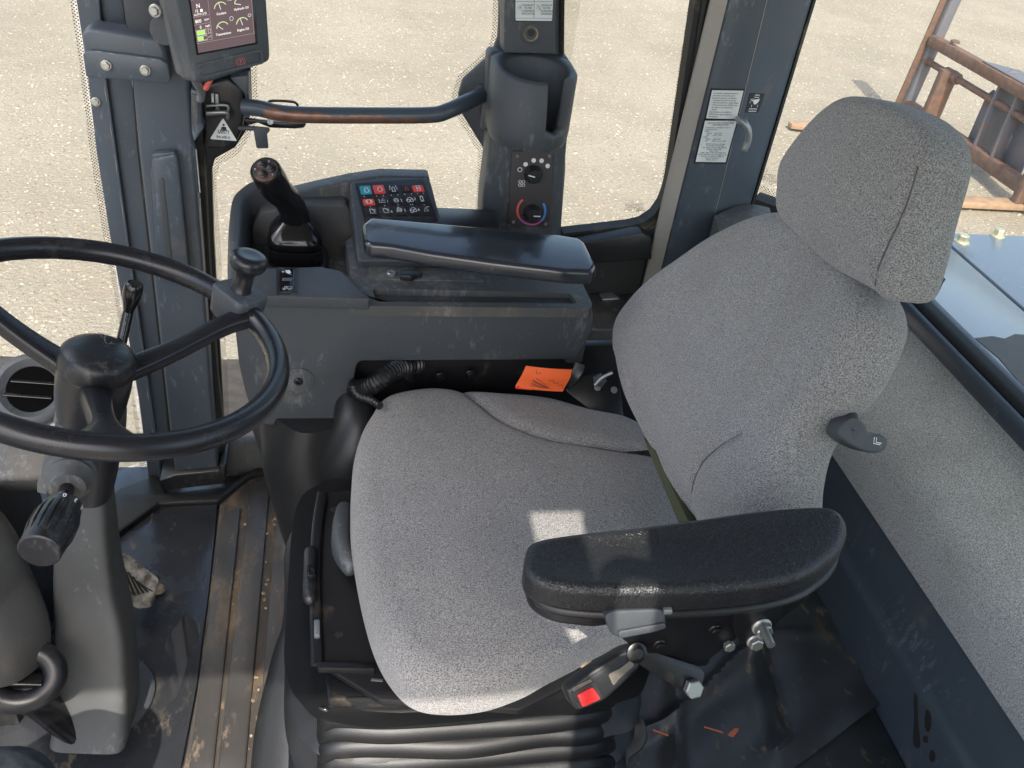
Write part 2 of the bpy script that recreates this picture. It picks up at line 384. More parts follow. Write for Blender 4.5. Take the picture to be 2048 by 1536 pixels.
def holed(name, F, outer, inner, depth, m, parent=None, r_in=0, bevel=.002):
    """frame-like slab with a hole; outlines resampled by angle so they can be bridged"""
    N = 96
    def rs(pts):
        pts = [V(p) for p in pts]; L_ = [0]
        for i in range(len(pts)): L_.append(L_[-1]+(pts[(i+1) % len(pts)]-pts[i]).length)
        out = []
        for k in range(N):
            d = L_[-1]*k/N; i = max(j for j in range(len(pts)) if L_[j] <= d)
            q = pts[i].lerp(pts[(i+1) % len(pts)], (d-L_[i])/max(L_[i+1]-L_[i], 1e-9)); out.append((q.x, q.y))
        return out
    o = rs(outer); i_ = rs(rnd(inner, r_in) if r_in else inner)
    # align start
    c = V((sum(p[0] for p in i_)/N, sum(p[1] for p in i_)/N))
    k0 = min(range(N), key=lambda k: (V(i_[k])-V(o[0])).length); i_ = i_[k0:]+i_[:k0]
    vs = []
    for ring, z in ((o, 0), (i_, 0), (i_, -depth), (o, -depth)): vs += [F.w(a, b, z) for a, b in ring]
    fs = []
    for R in range(4):
        for k in range(N):
            k2 = (k+1) % N; fs.append([R*N+k, R*N+k2, ((R+1) % 4)*N+k2, ((R+1) % 4)*N+k])
    return mesh(name, vs, fs, m, parent, bevel=0)
def frames(path):
    ts = []
    for i in range(len(path)):
        a = path[max(i-1, 0)]; b = path[min(i+1, len(path)-1)]; ts.append((b-a).normalized())
    up = V((0, 0, 1)) if abs(ts[0].z) < .9 else V((0, 1, 0))
    n = (up-ts[0]*up.dot(ts[0])).normalized(); ns = [n]
    for t in ts[1:]:
        n = (n-t*n.dot(t)).normalized(); ns.append(n)
    return ts, ns
def limb(name, path, radii, m, parent=None, seg=20, exp=1.0, sm=6, cap=True, closed=False, nrm=None, ribs=None, round_ends=False):
    """sweep a (super)ellipse along a path; radii: single, list of r or list of (ra, rb)"""
    path = [V(p) for p in path]
    if not isinstance(radii, list): radii = [radii]*len(path)
    radii = [(r, r) if not isinstance(r, tuple) else r for r in radii]
    if sm > 1:
        rr = crom([(a, b, 0) for a, b in radii], sm, closed); path = crom(path, sm, closed); radii = [(q[0], q[1]) for q in rr]
    ts, ns = frames(path)
    if closed:
        K = len(path); ts = [(path[(i+1) % K]-path[i-1]).normalized() for i in range(K)]
    if nrm is not None: ns = [(V(nrm)-t*V(nrm).dot(t)).normalized() for t in ts]
    elif closed: pass
    if round_ends:
        for end in (0, -1):
            r0 = min(radii[end]); p = path[end]; t = ts[end]*(-1 if end == 0 else 1)
            add = [(p+t*r0*math.sin(a), (radii[end][0]*math.cos(a), radii[end][1]*math.cos(a))) for a in (rad(25), rad(50), rad(70), rad(84))]
            for q, rr_ in add:
                if end == 0: path.insert(0, q); radii.insert(0, rr_); ts.insert(0, ts[0]); ns.insert(0, ns[0])
                else: path.append(q); radii.append(rr_); ts.append(ts[-1]); ns.append(ns[-1])
    vs = []; K = len(path)
    for i in range(K):
        b = ts[i].cross(ns[i]); ra, rb = radii[i]
        f = ribs(i) if ribs else 1
        for k in range(seg):
            a = 2*math.pi*k/seg; ca, sa = math.cos(a), math.sin(a)
            x = math.copysign(abs(ca)**exp, ca)*ra*f; y = math.copysign(abs(sa)**exp, sa)*rb*f
            vs.append(path[i]+ns[i]*x+b*y)
    fs = []
    for i in range(K if closed else K-1):
        j = (i+1) % K
        for k in range(seg): fs.append([i*seg+k, i*seg+(k+1) % seg, j*seg+(k+1) % seg, j*seg+k])
    if cap and not closed: fs += [list(range(seg-1, -1, -1)), list(range((K-1)*seg, K*seg))]
    return mesh(name, vs, fs, m, parent, ang=50)
def lathe(name, o, axis, prof, m, parent=None, seg=32, flute=None):
    """prof: (radius, height) list along axis"""
    axis = V(axis).normalized(); t = V((1, 0, 0)) if abs(axis.x) < .8 else V((0, 1, 0))
    x = (t-axis*t.dot(axis)).normalized(); y = axis.cross(x); vs = []
    for r, h in prof:
        for k in range(seg):
            a = 2*math.pi*k/seg; rr = max(r, 1e-5)*(flute(k, h) if flute else 1)
            vs.append(V(o)+axis*h+x*math.cos(a)*rr+y*math.sin(a)*rr)
    fs = []
    for i in range(len(prof)-1):
        for k in range(seg): fs.append([i*seg+k, i*seg+(k+1) % seg, (i+1)*seg+(k+1) % seg, (i+1)*seg+k])
    fs += [list(range(seg-1, -1, -1)), list(range((len(prof)-1)*seg, len(prof)*seg))]
    return mesh(name, vs, fs, m, parent, ang=40)
def pillow(name, F, pts, m, parent=None, h=.08, r=.03, rb=.015, bulge=.01, zmod=None, n=10, rings=26, wob=.0, flatback=True):
    """cushion: smooth closed outline in frame F (2D), front face up the normal"""
    o = [V(p) for p in crom([(*p, 0) if len(p) == 2 else p for p in pts], n)]; o = [V((p.x, p.y)) for p in o]; N = len(o)
    area = sum(o[i].x*o[(i+1) % N].y-o[(i+1) % N].x*o[i].y for i in range(N))
    if area < 0: o.reverse()
    nr = []
    for i in range(N):
        t = (o[(i+1) % N]-o[i-1]).normalized(); nr.append(V((-t.y, t.x)))
    for _ in range(3): nr = [(nr[i-1]+nr[i]*2+nr[(i+1) % N]).normalized() for i in range(N)]
    c = sum(o, V((0, 0)))/N
    R = []   # (function offset, z)
    for k in range(6):
        a = rad(90*k/5); R.append((rb*(1-math.sin(a)), -h+rb*(1-math.cos(a))))
    for k in range(9):
        a = rad(90*k/8); R.append((r*(1-math.cos(a)), -r+r*math.sin(a)))
    vs = []
    def zz(p, z, w):
        if zmod: z += zmod(p.x, p.y)*w
        if wob: z += wob*noise.noise(V((p.x*14, p.y*14, 3)))*w
        return z
    for off, z in R:
        w = 1 if z > -r*.6 else max(0, (z+h)/(h-r*.6+1e-6))*.5
        for i in range(N):
            p = o[i]+nr[i]*off; vs.append(F.w(p.x, p.y, zz(p, z, w*min(1, max(0, (z+r)/r)))))
    inner = [o[i]+nr[i]*r for i in range(N)]
    for k in range(1, rings):
        s = 1-k/rings
        for i in range(N):
            p = c.lerp(inner[i], s); vs.append(F.w(p.x, p.y, zz(p, bulge*(1-s*s), 1)))
    K = len(R)+rings-1; fs = []
    for j in range(K-1):
        for i in range(N): fs.append([j*N+i, j*N+(i+1) % N, (j+1)*N+(i+1) % N, (j+1)*N+i])
    vs.append(F.w(c.x, c.y, zz(c, bulge, 1))); e = len(vs)-1
    for i in range(N): fs.append([(K-1)*N+i, (K-1)*N+(i+1) % N, e])
    fs.append(list(range(N-1, -1, -1)))
    return mesh(name, vs, fs, m, parent, ang=180)

class Quad:
    def __init__(s, F, tl, tr, br, bl, px=True):
        s.F = F; s.c = [V(F.px(*p)) if px else V(p) for p in (tl, tr, br, bl)]
    def __call__(s, u, v):
        a = s.c[0].lerp(s.c[1], u); b = s.c[3].lerp(s.c[2], u); q = a.lerp(b, v); return (q.x, q.y)
    def rect(s, u0, v0, u1, v1): return [s(u0, v0), s(u1, v0), s(u1, v1), s(u0, v1)]
    def size(s): return ((s.c[1]-s.c[0]).length, (s.c[3]-s.c[0]).length)
def ribbon(name, Q, lines, w, m, parent, h=.0006):
    """polylines in quad coordinates -> thin raised marks of width w metres"""
    vs = []; fs = []; F = Q.F
    for ln in lines:
        pts = [V(Q(*p)) for p in ln]; K = len(pts); closed = len(ln) > 3 and ln[0] == ln[-1]
        for i in range(K):
            a = pts[max(i-1, 0)]; b = pts[min(i+1, K-1)]
            if closed and i in (0, K-1): a, b = pts[-2], pts[1]
            t = (b-a); t = t.normalized() if t.length > 1e-9 else V((1, 0)); nn = V((-t.y, t.x))*w/2
            for q in (pts[i]+nn, pts[i]-nn): vs.append(F.w(q.x, q.y, h))
        b0 = len(vs)-2*K
        for i in range(K-1): fs.append([b0+2*i, b0+2*i+1, b0+2*i+3, b0+2*i+2])
    return mesh(name, vs, fs, m, parent, smooth=False, fix=False)
def fills(name, Q, polys, m, parent, h=.0006):
    vs = []; fs = []
    for p in polys:
        b = len(vs); vs += [Q.F.w(*Q(*q), h) for q in p]; fs.append(list(range(b, b+len(p))))
    return mesh(name, vs, fs, m, parent, smooth=False, fix=False)
def arc(cx, cy, rx, ry, a0, a1, n=14): return [(cx+rx*math.cos(rad(a0+(a1-a0)*k/n)), cy-ry*math.sin(rad(a0+(a1-a0)*k/n))) for k in range(n+1)]
def text(name, Q, items, m, parent, h=.0006, bold=0):
    """items: (string, u, v, height in v units[, centre?]) written through the quad so it lies on the surface"""
    W_, H_ = Q.size(); vs = []; fs = []
    for it in items:
        s, u, v, hh = it[:4]; al = it[4] if len(it) > 4 else 'LEFT'; sx = it[5] if len(it) > 5 else 1
        cu = bpy.data.curves.new('t', 'FONT'); cu.body = s; cu.size = 1; cu.align_x = al; cu.resolution_u = 2; cu.offset = bold
        ob = bpy.data.objects.new('t', cu); me = bpy.data.meshes.new_from_object(ob)
        b = len(vs); k = hh*1.4
        for q in me.vertices: vs.append(Q.F.w(*Q(u+q.co.x*k*sx*H_/W_, v-q.co.y*k), h))
        fs += [[b+i for i in p.vertices] for p in me.polygons]
        bpy.data.objects.remove(ob); bpy.data.meshes.remove(me); bpy.data.curves.remove(cu)
    return mesh(name, vs, fs, m, parent, smooth=False, fix=False)
def bolt(name, p, n, r, parent, m='zinc', washer=True, hexr=.62, hh=.6):
    n = V(n).normalized(); p = V(p)
    t = V((1, 0, 0)) if abs(n.x) < .8 else V((0, 1, 0)); x = (t-n*t.dot(n)).normalized(); y = n.cross(x)
    vs = []; fs = []
    def ring(rr, h, k, ph=0):
        b = len(vs)
        for i in range(k):
            a = 2*math.pi*i/k+ph; vs.append(p+n*h+x*rr*math.cos(a)+y*rr*math.sin(a))
        return b
    def tube(rings, k):
        for a, b in zip(rings, rings[1:]):
            for i in range(k): fs.append([a+i, a+(i+1) % k, b+(i+1) % k, b+i])
        fs.append([rings[0]+i for i in range(k)][::-1]); fs.append([rings[-1]+i for i in range(k)])
    if washer: tube([ring(r, -.001, 24), ring(r, r*.12, 24), ring(r*.85, r*.25, 24)], 24)
    ph = random.random(); q = r*hexr*1.12
    tube([ring(q, r*.1, 6, ph), ring(q, r*hh, 6, ph), ring(q*.85, r*(hh+.12), 6, ph)], 6)
    return mesh(name, vs, fs, m, parent, ang=25)
def screw(name, p, n, r, parent, m='black_gloss'):
    return lathe(name, p, n, [(r, -.001), (r, r*.4), (r*.8, r*.6), (r*.5, r*.6), (r*.42, r*.15), (0, r*.12)], m, parent, seg=14)
# ================================================================== THE YARD
GZ = -1.70
g = mesh('ground', [(-40, -30, GZ), (60, -30, GZ), (60, 70, GZ), (-40, 70, GZ)], [(0, 1, 2, 3)], 'ground', fix=False)
tag(g, kind='structure')
def stones():
    rnd_ = random.Random(3); vs = []; fs = []
    base = [(1, 0, 0), (-1, 0, 0), (0, 1, 0), (0, -1, 0), (0, 0, 1), (0, 0, -1)]
    tri = [(0, 2, 4), (2, 1, 4), (1, 3, 4), (3, 0, 4), (2, 0, 5), (1, 2, 5), (3, 1, 5), (0, 3, 5)]
    for i in range(24000):
        y = 3 + 13*rnd_.random()**.9; x = rnd_.uniform(-.35*y-1.5, .85*y+1)
        s = rnd_.choice((.005, .006, .008, .010, .014))*rnd_.uniform(.7, 1.2)
        b = len(vs); a = rnd_.random()*6.3; sx, sy, sz = s*rnd_.uniform(.7, 1.5), s, s*rnd_.uniform(.4, .8)
        for v in base:
            p, q, r = v[0]*sx*rnd_.uniform(.7, 1.2), v[1]*sy*rnd_.uniform(.7, 1.2), v[2]*sz
            vs.append((x+p*math.cos(a)-q*math.sin(a), y+p*math.sin(a)+q*math.cos(a), GZ+r+.002))
        fs += [tuple(b+k for k in t) for t in tri]
    mat('stone', (.50, .46, .38), .9, col2=(.19, .16, .125), mscale=9, mlo=.45, mhi=.60)
    o = mesh('loose_gravel', vs, fs, 'stone', smooth=False, fix=False); tag(o, 'loose pale pebbles scattered over the gravel yard', 'gravel', 'stuff')
stones()

# pallet fork frame standing in the yard
t = thing('fork_frame', 'rusty brown pallet fork carriage standing in the gravel yard', 'fork frame', (6.6, 8.3, GZ))
X = Xp(6.6)
def rail(name, p, q, r, m='rust_paint', exp=.25, par=None, seg=8, rr=None):
    return limb(name, [p, q], [(r, rr or r)]*2, m, par or t, seg=seg if exp == 1 else 16, exp=exp, sm=1)
rail('upper_rail', (6.6, 9.35, -.76), (6.6, 5.6, -.76), .06, rr=.055)
rail('lower_rail', (6.6, 9.36, -1.50), (6.6, 5.6, -1.50), .07, rr=.06)
rail('side_post', (6.6, 9.38, -1.60), (6.68, 9.32, .15), .045, 'grey_steel', rr=.06)
rail('side_flange', (6.54, 9.42, -1.56), (6.62, 9.37, .13), .012, 'rust_paint', rr=.07)
rail('cross_tube', (6.62, 9.4, -.98), (6.62, 5.6, -.98), .035, exp=1, seg=20)
rail('tube_collar', (6.62, 8.95, -.98), (6.62, 8.72, -.98), .06, exp=1, seg=20)
rail('tube_collar', (6.62, 9.38, -.98), (6.62, 9.30, -.98), .055, exp=1, seg=20)
rail('fork_shank', (6.56, 8.85, -1.66), (6.58, 8.85, -.93), .05, 'rust_paint', rr=.10)
rail('fork_shank', (6.56, 7.05, -1.66), (6.58, 7.05, -.93), .05, 'rust_paint', rr=.10)
for yy in (8.02, 7.72):
    slab('coupler_plate', Fr((6.6, yy, 0), (1, 0, 0), (0, 0, 1)), [(-.02, -1.55), (.26, -1.50), (.34, -1.1), (.30, -.72), (.05, -.66), (-.02, -.7)], .03, 'grey_steel', t, .004)
slab('back_plate', X.shift(-.10), [(-8.30, -1.50), (-8.12, -1.50), (-8.12, -.95), (-8.24, -.92), (-8.30, -1.0)], .02, 'grey_steel', t, .004)
slab('back_plate', X.shift(-.12), [(-7.72, -1.50), (-7.40, -1.50), (-7.40, -.80), (-7.72, -.80)], .02, 'grey_steel', t, .004)
slab('top_plate', Fr((6.62, 8.2, -.685), (0, -1, 0), (1, 0, 0)), [(-.2, -.05), (.9, -.05), (.9, .22), (.05, .22)], .015, 'grey_steel', t, .004)
lathe('eye_ring', (6.62, 9.0, -.68), (0, 0, 1), [(.05, 0), (.05, .02), (.025, .03), (0, .03)], 'rust_paint', t, 18)
for nm, y0, lab in (('fork_tine', 8.88, 'long tan fork tine lying on the gravel left of the headrest'), ('fork_tine', 7.06, 'tan fork tine lying along the gravel right of the headrest')):
    pts = [(4.95, -.05), (5.15, -.085), (6.62, -.09), (6.62, .09), (5.15, .085), (4.95, .05)]
    o = slab(nm, Fr((0, y0, -1.615), (1, 0, 0), (0, 1, 0)), pts, .055, 'tine', t, .008); o['label'] = lab

t = thing('shade_panel', 'brown panel standing in for shaded ground outside the lower door glass', 'shade_panel', (.4, 2.4, -.66))  # added panel; stands in for ground in the machine's shadow
boxw('shade_panel_top', (-.50, 1.70, -.66), (1.6, 2.95, -.62), 'shaded_ground_brown', t, .012)
boxw('shade_panel_skirt', (-.50, 2.91, -.90), (1.6, 2.948, -.665), 'shaded_ground_brown', t, .008)
# ================================================================== CAB SHELL (setting)
ZT = 1.74
fl = boxw('floor', (-1.15, -.15, -.06), (1.12, 1.64, -.004), 'floor_rubber', None, .004); tag(fl, kind='structure')
rf = mesh('ceiling', [(-.62, -.11, ZT), (1.17, -.11, ZT), (1.17, 1.75, ZT), (-.62, 1.75, ZT), (-.62, -.11, ZT+.14), (1.17, -.11, ZT+.14), (1.17, 1.75, ZT+.14), (-.62, 1.75, ZT+.14)],
          [(0, 1, 2, 3), (4, 5, 6, 7), (0, 1, 5, 4), (1, 2, 6, 5), (2, 3, 7, 6), (3, 0, 4, 7)], 'roof_liner', None, bevel=.03); tag(rf, kind='structure')

vis = boxw('sun_blocker', (-.62, -.37, ZT-.03), (.165, -.08, ZT-.004), 'plastic', None, .006); tag(vis, 'flat dark slab added above the open door to block the sun', 'blocker')  # unseen slab added to keep direct sun off most of the seat
def vprism(name, xy, z0, z1, m, parent=None, bevel=.003):
    n = len(xy); vs = [(x, y, z0) for x, y in xy]+[(x, y, z1) for x, y in xy]
    fs = [list(range(n)), list(range(n, 2*n))]+[[i, (i+1) % n, n+(i+1) % n, n+i] for i in range(n)]
    return mesh(name, vs, fs, m, parent, bevel=bevel)
def yprism(name, xz, y0, y1, m, parent=None, bevel=.003, ny=1):
    n = len(xz); vs = []
    for k in range(ny+1):
        y = y0+(y1-y0)*k/ny; vs += [(x, y, z) for x, z in xz]
    fs = [list(range(n)), list(range(ny*n, ny*n+n))]
    for k in range(ny): fs += [[k*n+i, k*n+(i+1) % n, (k+1)*n+(i+1) % n, (k+1)*n+i] for i in range(n)]
    return mesh(name, vs, fs, m, parent, bevel=bevel)

# --- front corner pillar
t = thing('front_pillar', 'slate blue painted steel corner pillar behind the steering wheel', 'pillar', (-.33, 1.58, 0))
slabp('outer_panel', Wy(1.592), [(-30, -1150), (152, 0), (172, 130), (192, 300), (219, 470), (247, 620), (277, 800), (299, 975), (360, 975), (338, 800), (300, 500), (280, 300), (262, 130), (245, 0), (120, -1150)], .03, 'pillar_paint', t, .003)
slabp('ridge', Wy(1.580), [(170, -300), (203, 130), (226, 300), (262, 560), (300, 830), (318, 965), (325, 965), (307, 830), (268, 560), (232, 300), (209, 130), (176, -300)], .012, 'pillar_paint', t, .0025)
slabp('post', Wy(1.530), [(110, -1150), (262, 140), (277, 300), (300, 500), (333, 800), (352, 965), (438, 955), (424, 800), (404, 500), (388, 300), (376, 140), (300, -1150)], .09, 'pillar_paint', t, .007, seg=3)
slabp('groove_seal', Wy(1.575), [(250, 0), (262, 140), (274, 300), (297, 500), (330, 800), (345, 960), (360, 960), (343, 800), (310, 500), (288, 300), (276, 140), (264, 0)], .01, 'rubber_seal', t, 0)
slabp('base_flange', Wy(1.515), [(318, 962), (352, 950), (438, 942), (440, 930), (452, 930), (450, 968), (330, 982)], .08, 'black_plastic', t, .004)
slabp('strap_bracket', Wy(1.505), [(301, 345), (304, 318), (350, 308), (354, 320), (380, 560), (318, 566)], .022, 'pillar_paint', t, .004)
slabp('strap_slot', Wy(1.5035), rnd([(316, 355), (327, 355), (346, 540), (332, 540)], 5), .004, 'plastic', t, .001)
slabp('strap_tab', Wy(1.512), [(303, 308), (349, 304), (352, 320), (304, 326)], .015, 'pillar_paint', t, .003)
slabp('bracket_cover', Wy(1.495), [(163, 66), (180, 56), (318, 78), (330, 100), (340, 165), (330, 167), (172, 156)], .05, 'pillar_paint', t, .006, seg=3)
slabp('bracket_lip', Wy(1.486), [(165, 108), (180, 100), (320, 118), (335, 128), (342, 163), (334, 168), (172, 155)], .012, 'pillar_paint', t, .003)
slabp('upper_block', Wy(1.52), [(150, -500), (245, -10), (252, 62), (322, 84), (330, 40), (310, -500)], .05, 'plastic', t, .006)
for px_, py_ in ((213, 131), (291, 141)): bolt('bolt', P(px_, py_, y=1.485), (0, -1, .1), .0085, t)
bolt('bolt', P(192, 204, y=1.591), (0, -1, .1), .008, t); bolt('bolt', P(252, 585, y=1.591), (0, -1, .1), .007, t)
bolt('bolt', P(311, 22, y=1.46), (-.3, -1, .1), .010, t)
for a, b in (((384, 296), (398, 385)), ((392, 395), (402, 488))):
    F = Fr((P(390, 380, y=1.53).x+.004, 1.55, 0), (-.35, 1, 0), (0, 0, 1))
    slabp('warning_label', F, [(a[0], a[1]), (a[0]+9, a[1]+2), (b[0]+3, b[1]), (b[0]-5, b[1]-4)], .002, 'label_white', t, 0)
slabp('catch_plate', Wy(1.50), [(381, 178), (400, 184), (402, 245), (408, 255), (388, 285), (383, 262)], .03, 'pillar_paint', t, .003)
slabp('catch_pad', Wy(1.497), [(382, 188), (396, 190), (398, 250), (385, 250)], .01, 'plastic_dusty', t, .002)

for nm, F_, pts_, w_ in (('paint_chips', Wy(1.5795), [(207, 160), (218, 235), (228, 300), (240, 385), (252, 470), (264, 555)], .0009), ('paint_chips', Wy(1.5795), [(292, 760), (301, 830), (312, 930)], .0009),
                     ('paint_chips', Wy(1.5290), [(264, 150), (266, 180)], .0012), ('paint_chips', Wy(1.4855), [(186, 101), (210, 104), (240, 110)], .0010), ('paint_chips', Wy(1.4855), [(268, 113), (300, 118), (318, 121)], .0010)):
    q_ = Quad(F_, (0, 0), (2048, 0), (2048, 1536), (0, 1536)); L2 = []
    for (x0_, y0_), (x1_, y1_) in zip(pts_, pts_[1:]):
        k_ = random.uniform(0, .25); e_ = random.uniform(.6, 1)
        L2.append([((x0_+(x1_-x0_)*k_), (y0_+(y1_-y0_)*k_)), ((x0_+(x1_-x0_)*e_), (y0_+(y1_-y0_)*e_))])
    vs_ = []; fs_ = []
    for a_, b_ in L2:
        A_ = V(F_.px(*a_)); B_ = V(F_.px(*b_)); t_ = (B_-A_).normalized(); n_ = V((-t_.y, t_.x))*w_/2; b0_ = len(vs_)
        M_ = A_.lerp(B_, .5)+n_*random.uniform(-1, 1)
        vs_ += [F_.w(*(A_), .0005), F_.w(*(M_+n_), .0005), F_.w(*B_, .0005), F_.w(*(M_-n_), .0005)]; fs_.append([b0_, b0_+1, b0_+2, b0_+3])
    o_ = mesh(nm, vs_, fs_, 'chipped_paint', t, smooth=False, fix=False); o_['kind'] = 'stuff'

t = thing('windshield', 'tinted windshield glass left of the front corner pillar with a dotted edge', 'windshield', (-.75, 1.4, .4))
mesh('glass', [(-.40, 1.632, .02), (-1.15, 1.15, .02), (-1.15, 1.15, ZT), (-.40, 1.632, ZT)], [(0, 1, 2, 3)], 'glass', t, smooth=False, fix=False)
mesh('glass', [(-1.152, 1.148, .02), (-1.30, .55, .02), (-1.30, .55, ZT), (-1.152, 1.148, ZT)], [(0, 1, 2, 3)], 'glass', t, smooth=False, fix=False)
WFm = Fr((-.40, 1.630, 0), (.75, .482, 0), (0, 0, 1))
def frit(name, F, line, wpx, parent):
    a = F.pxs(line); b = F.pxs([(x+wx, y+wy) for (x, y), (wx, wy) in zip(line, wpx)])
    n = len(line); vs = [F.w(*p) for p in a]+[F.w(*p) for p in b]
    return mesh(name, vs, [[i, i+1, n+i+1, n+i] for i in range(n-1)], 'frit', parent, smooth=False, fix=False)
frit('dot_border', WFm, [(60, -600), (153, 0), (173, 130), (193, 300), (220, 470), (248, 620), (278, 800), (300, 975)], [(-14, 0)]*8, t)
# --- monitor
MF = Fr(P(430, 80, y=1.40), (.9, .43, 0), (.15, .33, .93))
t = thing('display_monitor', 'grey monitor with gauges on its dark screen above the grab bar', 'monitor', MF.o)
body_out = rnd(MF.pxs([(318, -130), (384, 166), (415, 166), (541, 122), (541, 100), (524, -150)]), [.01, .016, .03, .02, .014, .01])
slab('housing', MF, body_out, .055, 'plastic', t, .006, seg=3)
back = [( (MF.px(430, 40)[0]+a)/2*.0+ (a-MF.px(430, 40)[0])*.94+MF.px(430, 40)[0], (b-MF.px(430, 40)[1])*.96+MF.px(430, 40)[1]) for a, b in body_out]
slab('rear_shell', MF.shift(-.057), back, .03, 'plastic_light', t, .01, seg=3)
sq = Quad(MF, (376, -30), (500, -52), (510, 85), (396, 106))
F2 = MF.shift(.0012)
slab('screen_bezel', MF, [sq(-.04, -.03), sq(1.05, -.03), sq(1.05, 1.03), sq(-.03, 1.03)], .004, 'black_gloss', t, .0008, front=.0008)
scr = fills('screen', sq, [sq and [(0, 0), (1, 0), (1, 1), (0, 1)]], 'lcd', t, .0016)
L_ = []
L_ += [[(0, .47), (.27, .47)], [(0, .585), (.27, .585)], [(0, .665), (.27, .665)], [(0, .745), (.27, .745)], [(0, .835), (.27, .835)], [(.27, .22), (.27, .835)], [(0, .86), (1, .86)], [(0, .22), (1, .22)], [(.985, .22), (.985, .86)]]
ribbon('divider_lines', sq, L_, .0004, 'lcd_line', scr, .0019)
arcs = []; need = []
for cx, cy, a in ((.46, .42, 105), (.80, .40, 170), (.46, .71, 145), (.80, .70, 110)):
    arcs.append(arc(cx, cy, .105, .10, 30, 170)); need.append([(cx, cy+.01), (cx+.1*math.cos(rad(a)), cy-.1*math.sin(rad(a)))])
ribbon('gauge_arcs', sq, arcs, .0013, 'lcd_pale', scr, .0020)
ribbon('gauge_needles', sq, need, .0007, 'lcd_white', scr, .0022)
fills('fuel_bars', sq, [[(.02, .68), (.16, .68), (.16, .735), (.02, .735)], [(.02, .765), (.12, .765), (.12, .82), (.02, .82)]], 'lcd_green', scr, .0021)
for ic_ in [[(.02, .675), (.18, .675), (.18, .738), (.02, .738), (.02, .675)], [(.02, .76), (.18, .76), (.18, .825), (.02, .825), (.02, .76)],
    [(.21, .68), (.25, .68), (.25, .735), (.21, .735), (.21, .68)], [(.2, .80), (.25, .77), (.25, .81)], [(.59, .26), (.63, .26), (.63, .32), (.59, .32), (.59, .26)], [(.64, .25), (.64, .33)],
    arc(.62, .585, .03, .03, 0, 360), arc(.93, .585, .025, .02, 0, 360), [(.93, .25), (.97, .25), (.97, .29)]]: ribbon('screen_icon', sq, [ic_], .0004, 'lcd_white', scr, .0022)
text('screen_text', sq, [('N', .07, .345, .06), ('12   b', .04, .405, .04), ('AUTO 2-D', .015, .455, .033), ('800', .02, .56, .05), ('rpm', .17, .545, .035), ('0', .08, .65, .045), ('mph', .17, .64, .035),
     ('Coolant', .46, .50, .036, 'CENTER'), ('Hydraulic Oil', .80, .48, .034, 'CENTER'), ('Transmission', .46, .80, .036, 'CENTER'), ('Engine Oil', .80, .79, .036, 'CENTER')], 'lcd_white', scr, .0023, bold=.01)
fills('gear_cursor', sq, [[(.125, .37), (.165, .37), (.165, .41), (.125, .41)]], 'lcd_white', scr, .0022)
iq = Quad(MF, (398, 132), (519, 103), (522, 123), (402, 152))
holed('indicator_frame', MF.shift(.0025), rnd([iq(-.05, -.25), iq(1.04, -.25), iq(1.04, 1.25), iq(-.05, 1.25)], .004), rnd([iq(0, 0), iq(1, 0), iq(1, 1), iq(0, 1)], .003), .006, 'plastic', t)
text('park_light', iq, [('P', .645, .72, .45), ], 'red_symbol', t, .0009)
ribbon('park_ring', iq, [arc(.665, .5, .05, .36, 0, 360), arc(.665, .5, .075, .5, 130, 230), arc(.665, .5, .075, .5, -50, 50)], .0005, 'red_symbol', t, .001)
limb('mount_arm', [P(330, 60, y=1.47), P(330, 60, y=1.50)+V((0, .02, 0)), P(320, 40, y=1.56)], .022, 'plastic', t, sm=3)
t = thing('wire_harness', 'braided cable with a red cap hanging below the monitor', 'cable', P(405, 165, y=1.5))
limb('braided_cable', [P(385, 150, y=1.46), P(393, 165, y=1.47), P(402, 182, y=1.49), P(400, 200, y=1.5)], .006, 'steel_grey', t, ribs=lambda i: 1+.12*(i % 2), sm=8)
limb('red_cap', [P(412, 176, y=1.47), P(420, 160, y=1.47)], .0045, 'red_symbol', t, sm=1, round_ends=True)

# --- right side door with its glass
t = thing('side_door', 'glazed cab door between the front pillar and the cup holder', 'door', (.1, 1.62, 0))
mesh('glass', [(-.36, 1.625, .06), (.44, 1.625, .06), (.44, 1.625, 1.74), (-.36, 1.625, 1.74)], [(0, 1, 2, 3)], 'glass', t, smooth=False, fix=False)
slabp('front_seal', Wy(1.572), [(330, -1150), (405, 100), (404, 200), (410, 330), (417, 480), (424, 600), (436, 760), (452, 900), (430, 955), (415, 700), (395, 400), (378, 150), (290, -1150)], .03, 'rubber_seal', t, .004)
slabp('front_stile', Wy(1.60), [(400, -1150), (500, 90), (503, 200), (497, 255), (470, 296), (430, 318), (424, 340), (428, 480), (436, 620), (450, 890), (420, 955), (400, 400), (380, 100), (300, -1150)], .015, 'black_plastic', t, .003)
slabp('bottom_rail', Wy(1.60), [(440, 886), (520, 880), (700, 850), (1200, 800), (1200, 900), (440, 960)], .02, 'plastic_dusty', t, .004)
slabp('rear_stile', Wy(1.60), [(1012, -1150), (1003, -300), (1000, 0), (996, 75), (984, 108), (926, 160), (917, 190), (922, 225), (968, 300), (966, 380), (958, 470), (955, 640), (1080, 640), (1080, -1150)], .015, 'plastic', t, .004)
def frit(name, F, line, wpx, parent):
    a = F.pxs(line); b = F.pxs([(x+wx, y+wy) for (x, y), (wx, wy) in zip(line, wpx)])
    n = len(line); vs = [F.w(*p) for p in a]+[F.w(*p) for p in b]
    return mesh(name, vs, [[i, i+1, n+i+1, n+i] for i in range(n-1)], 'frit', parent, smooth=False, fix=False)
FG = Wy(1.6245)
frit('dot_border', FG, [(410, -900), (500, 90), (503, 200), (497, 255), (470, 296), (432, 318), (424, 340), (428, 480), (436, 620), (450, 890)], [(13, 0)]*4+[(8, 12)]*3+[(12, 0)]*3, t)
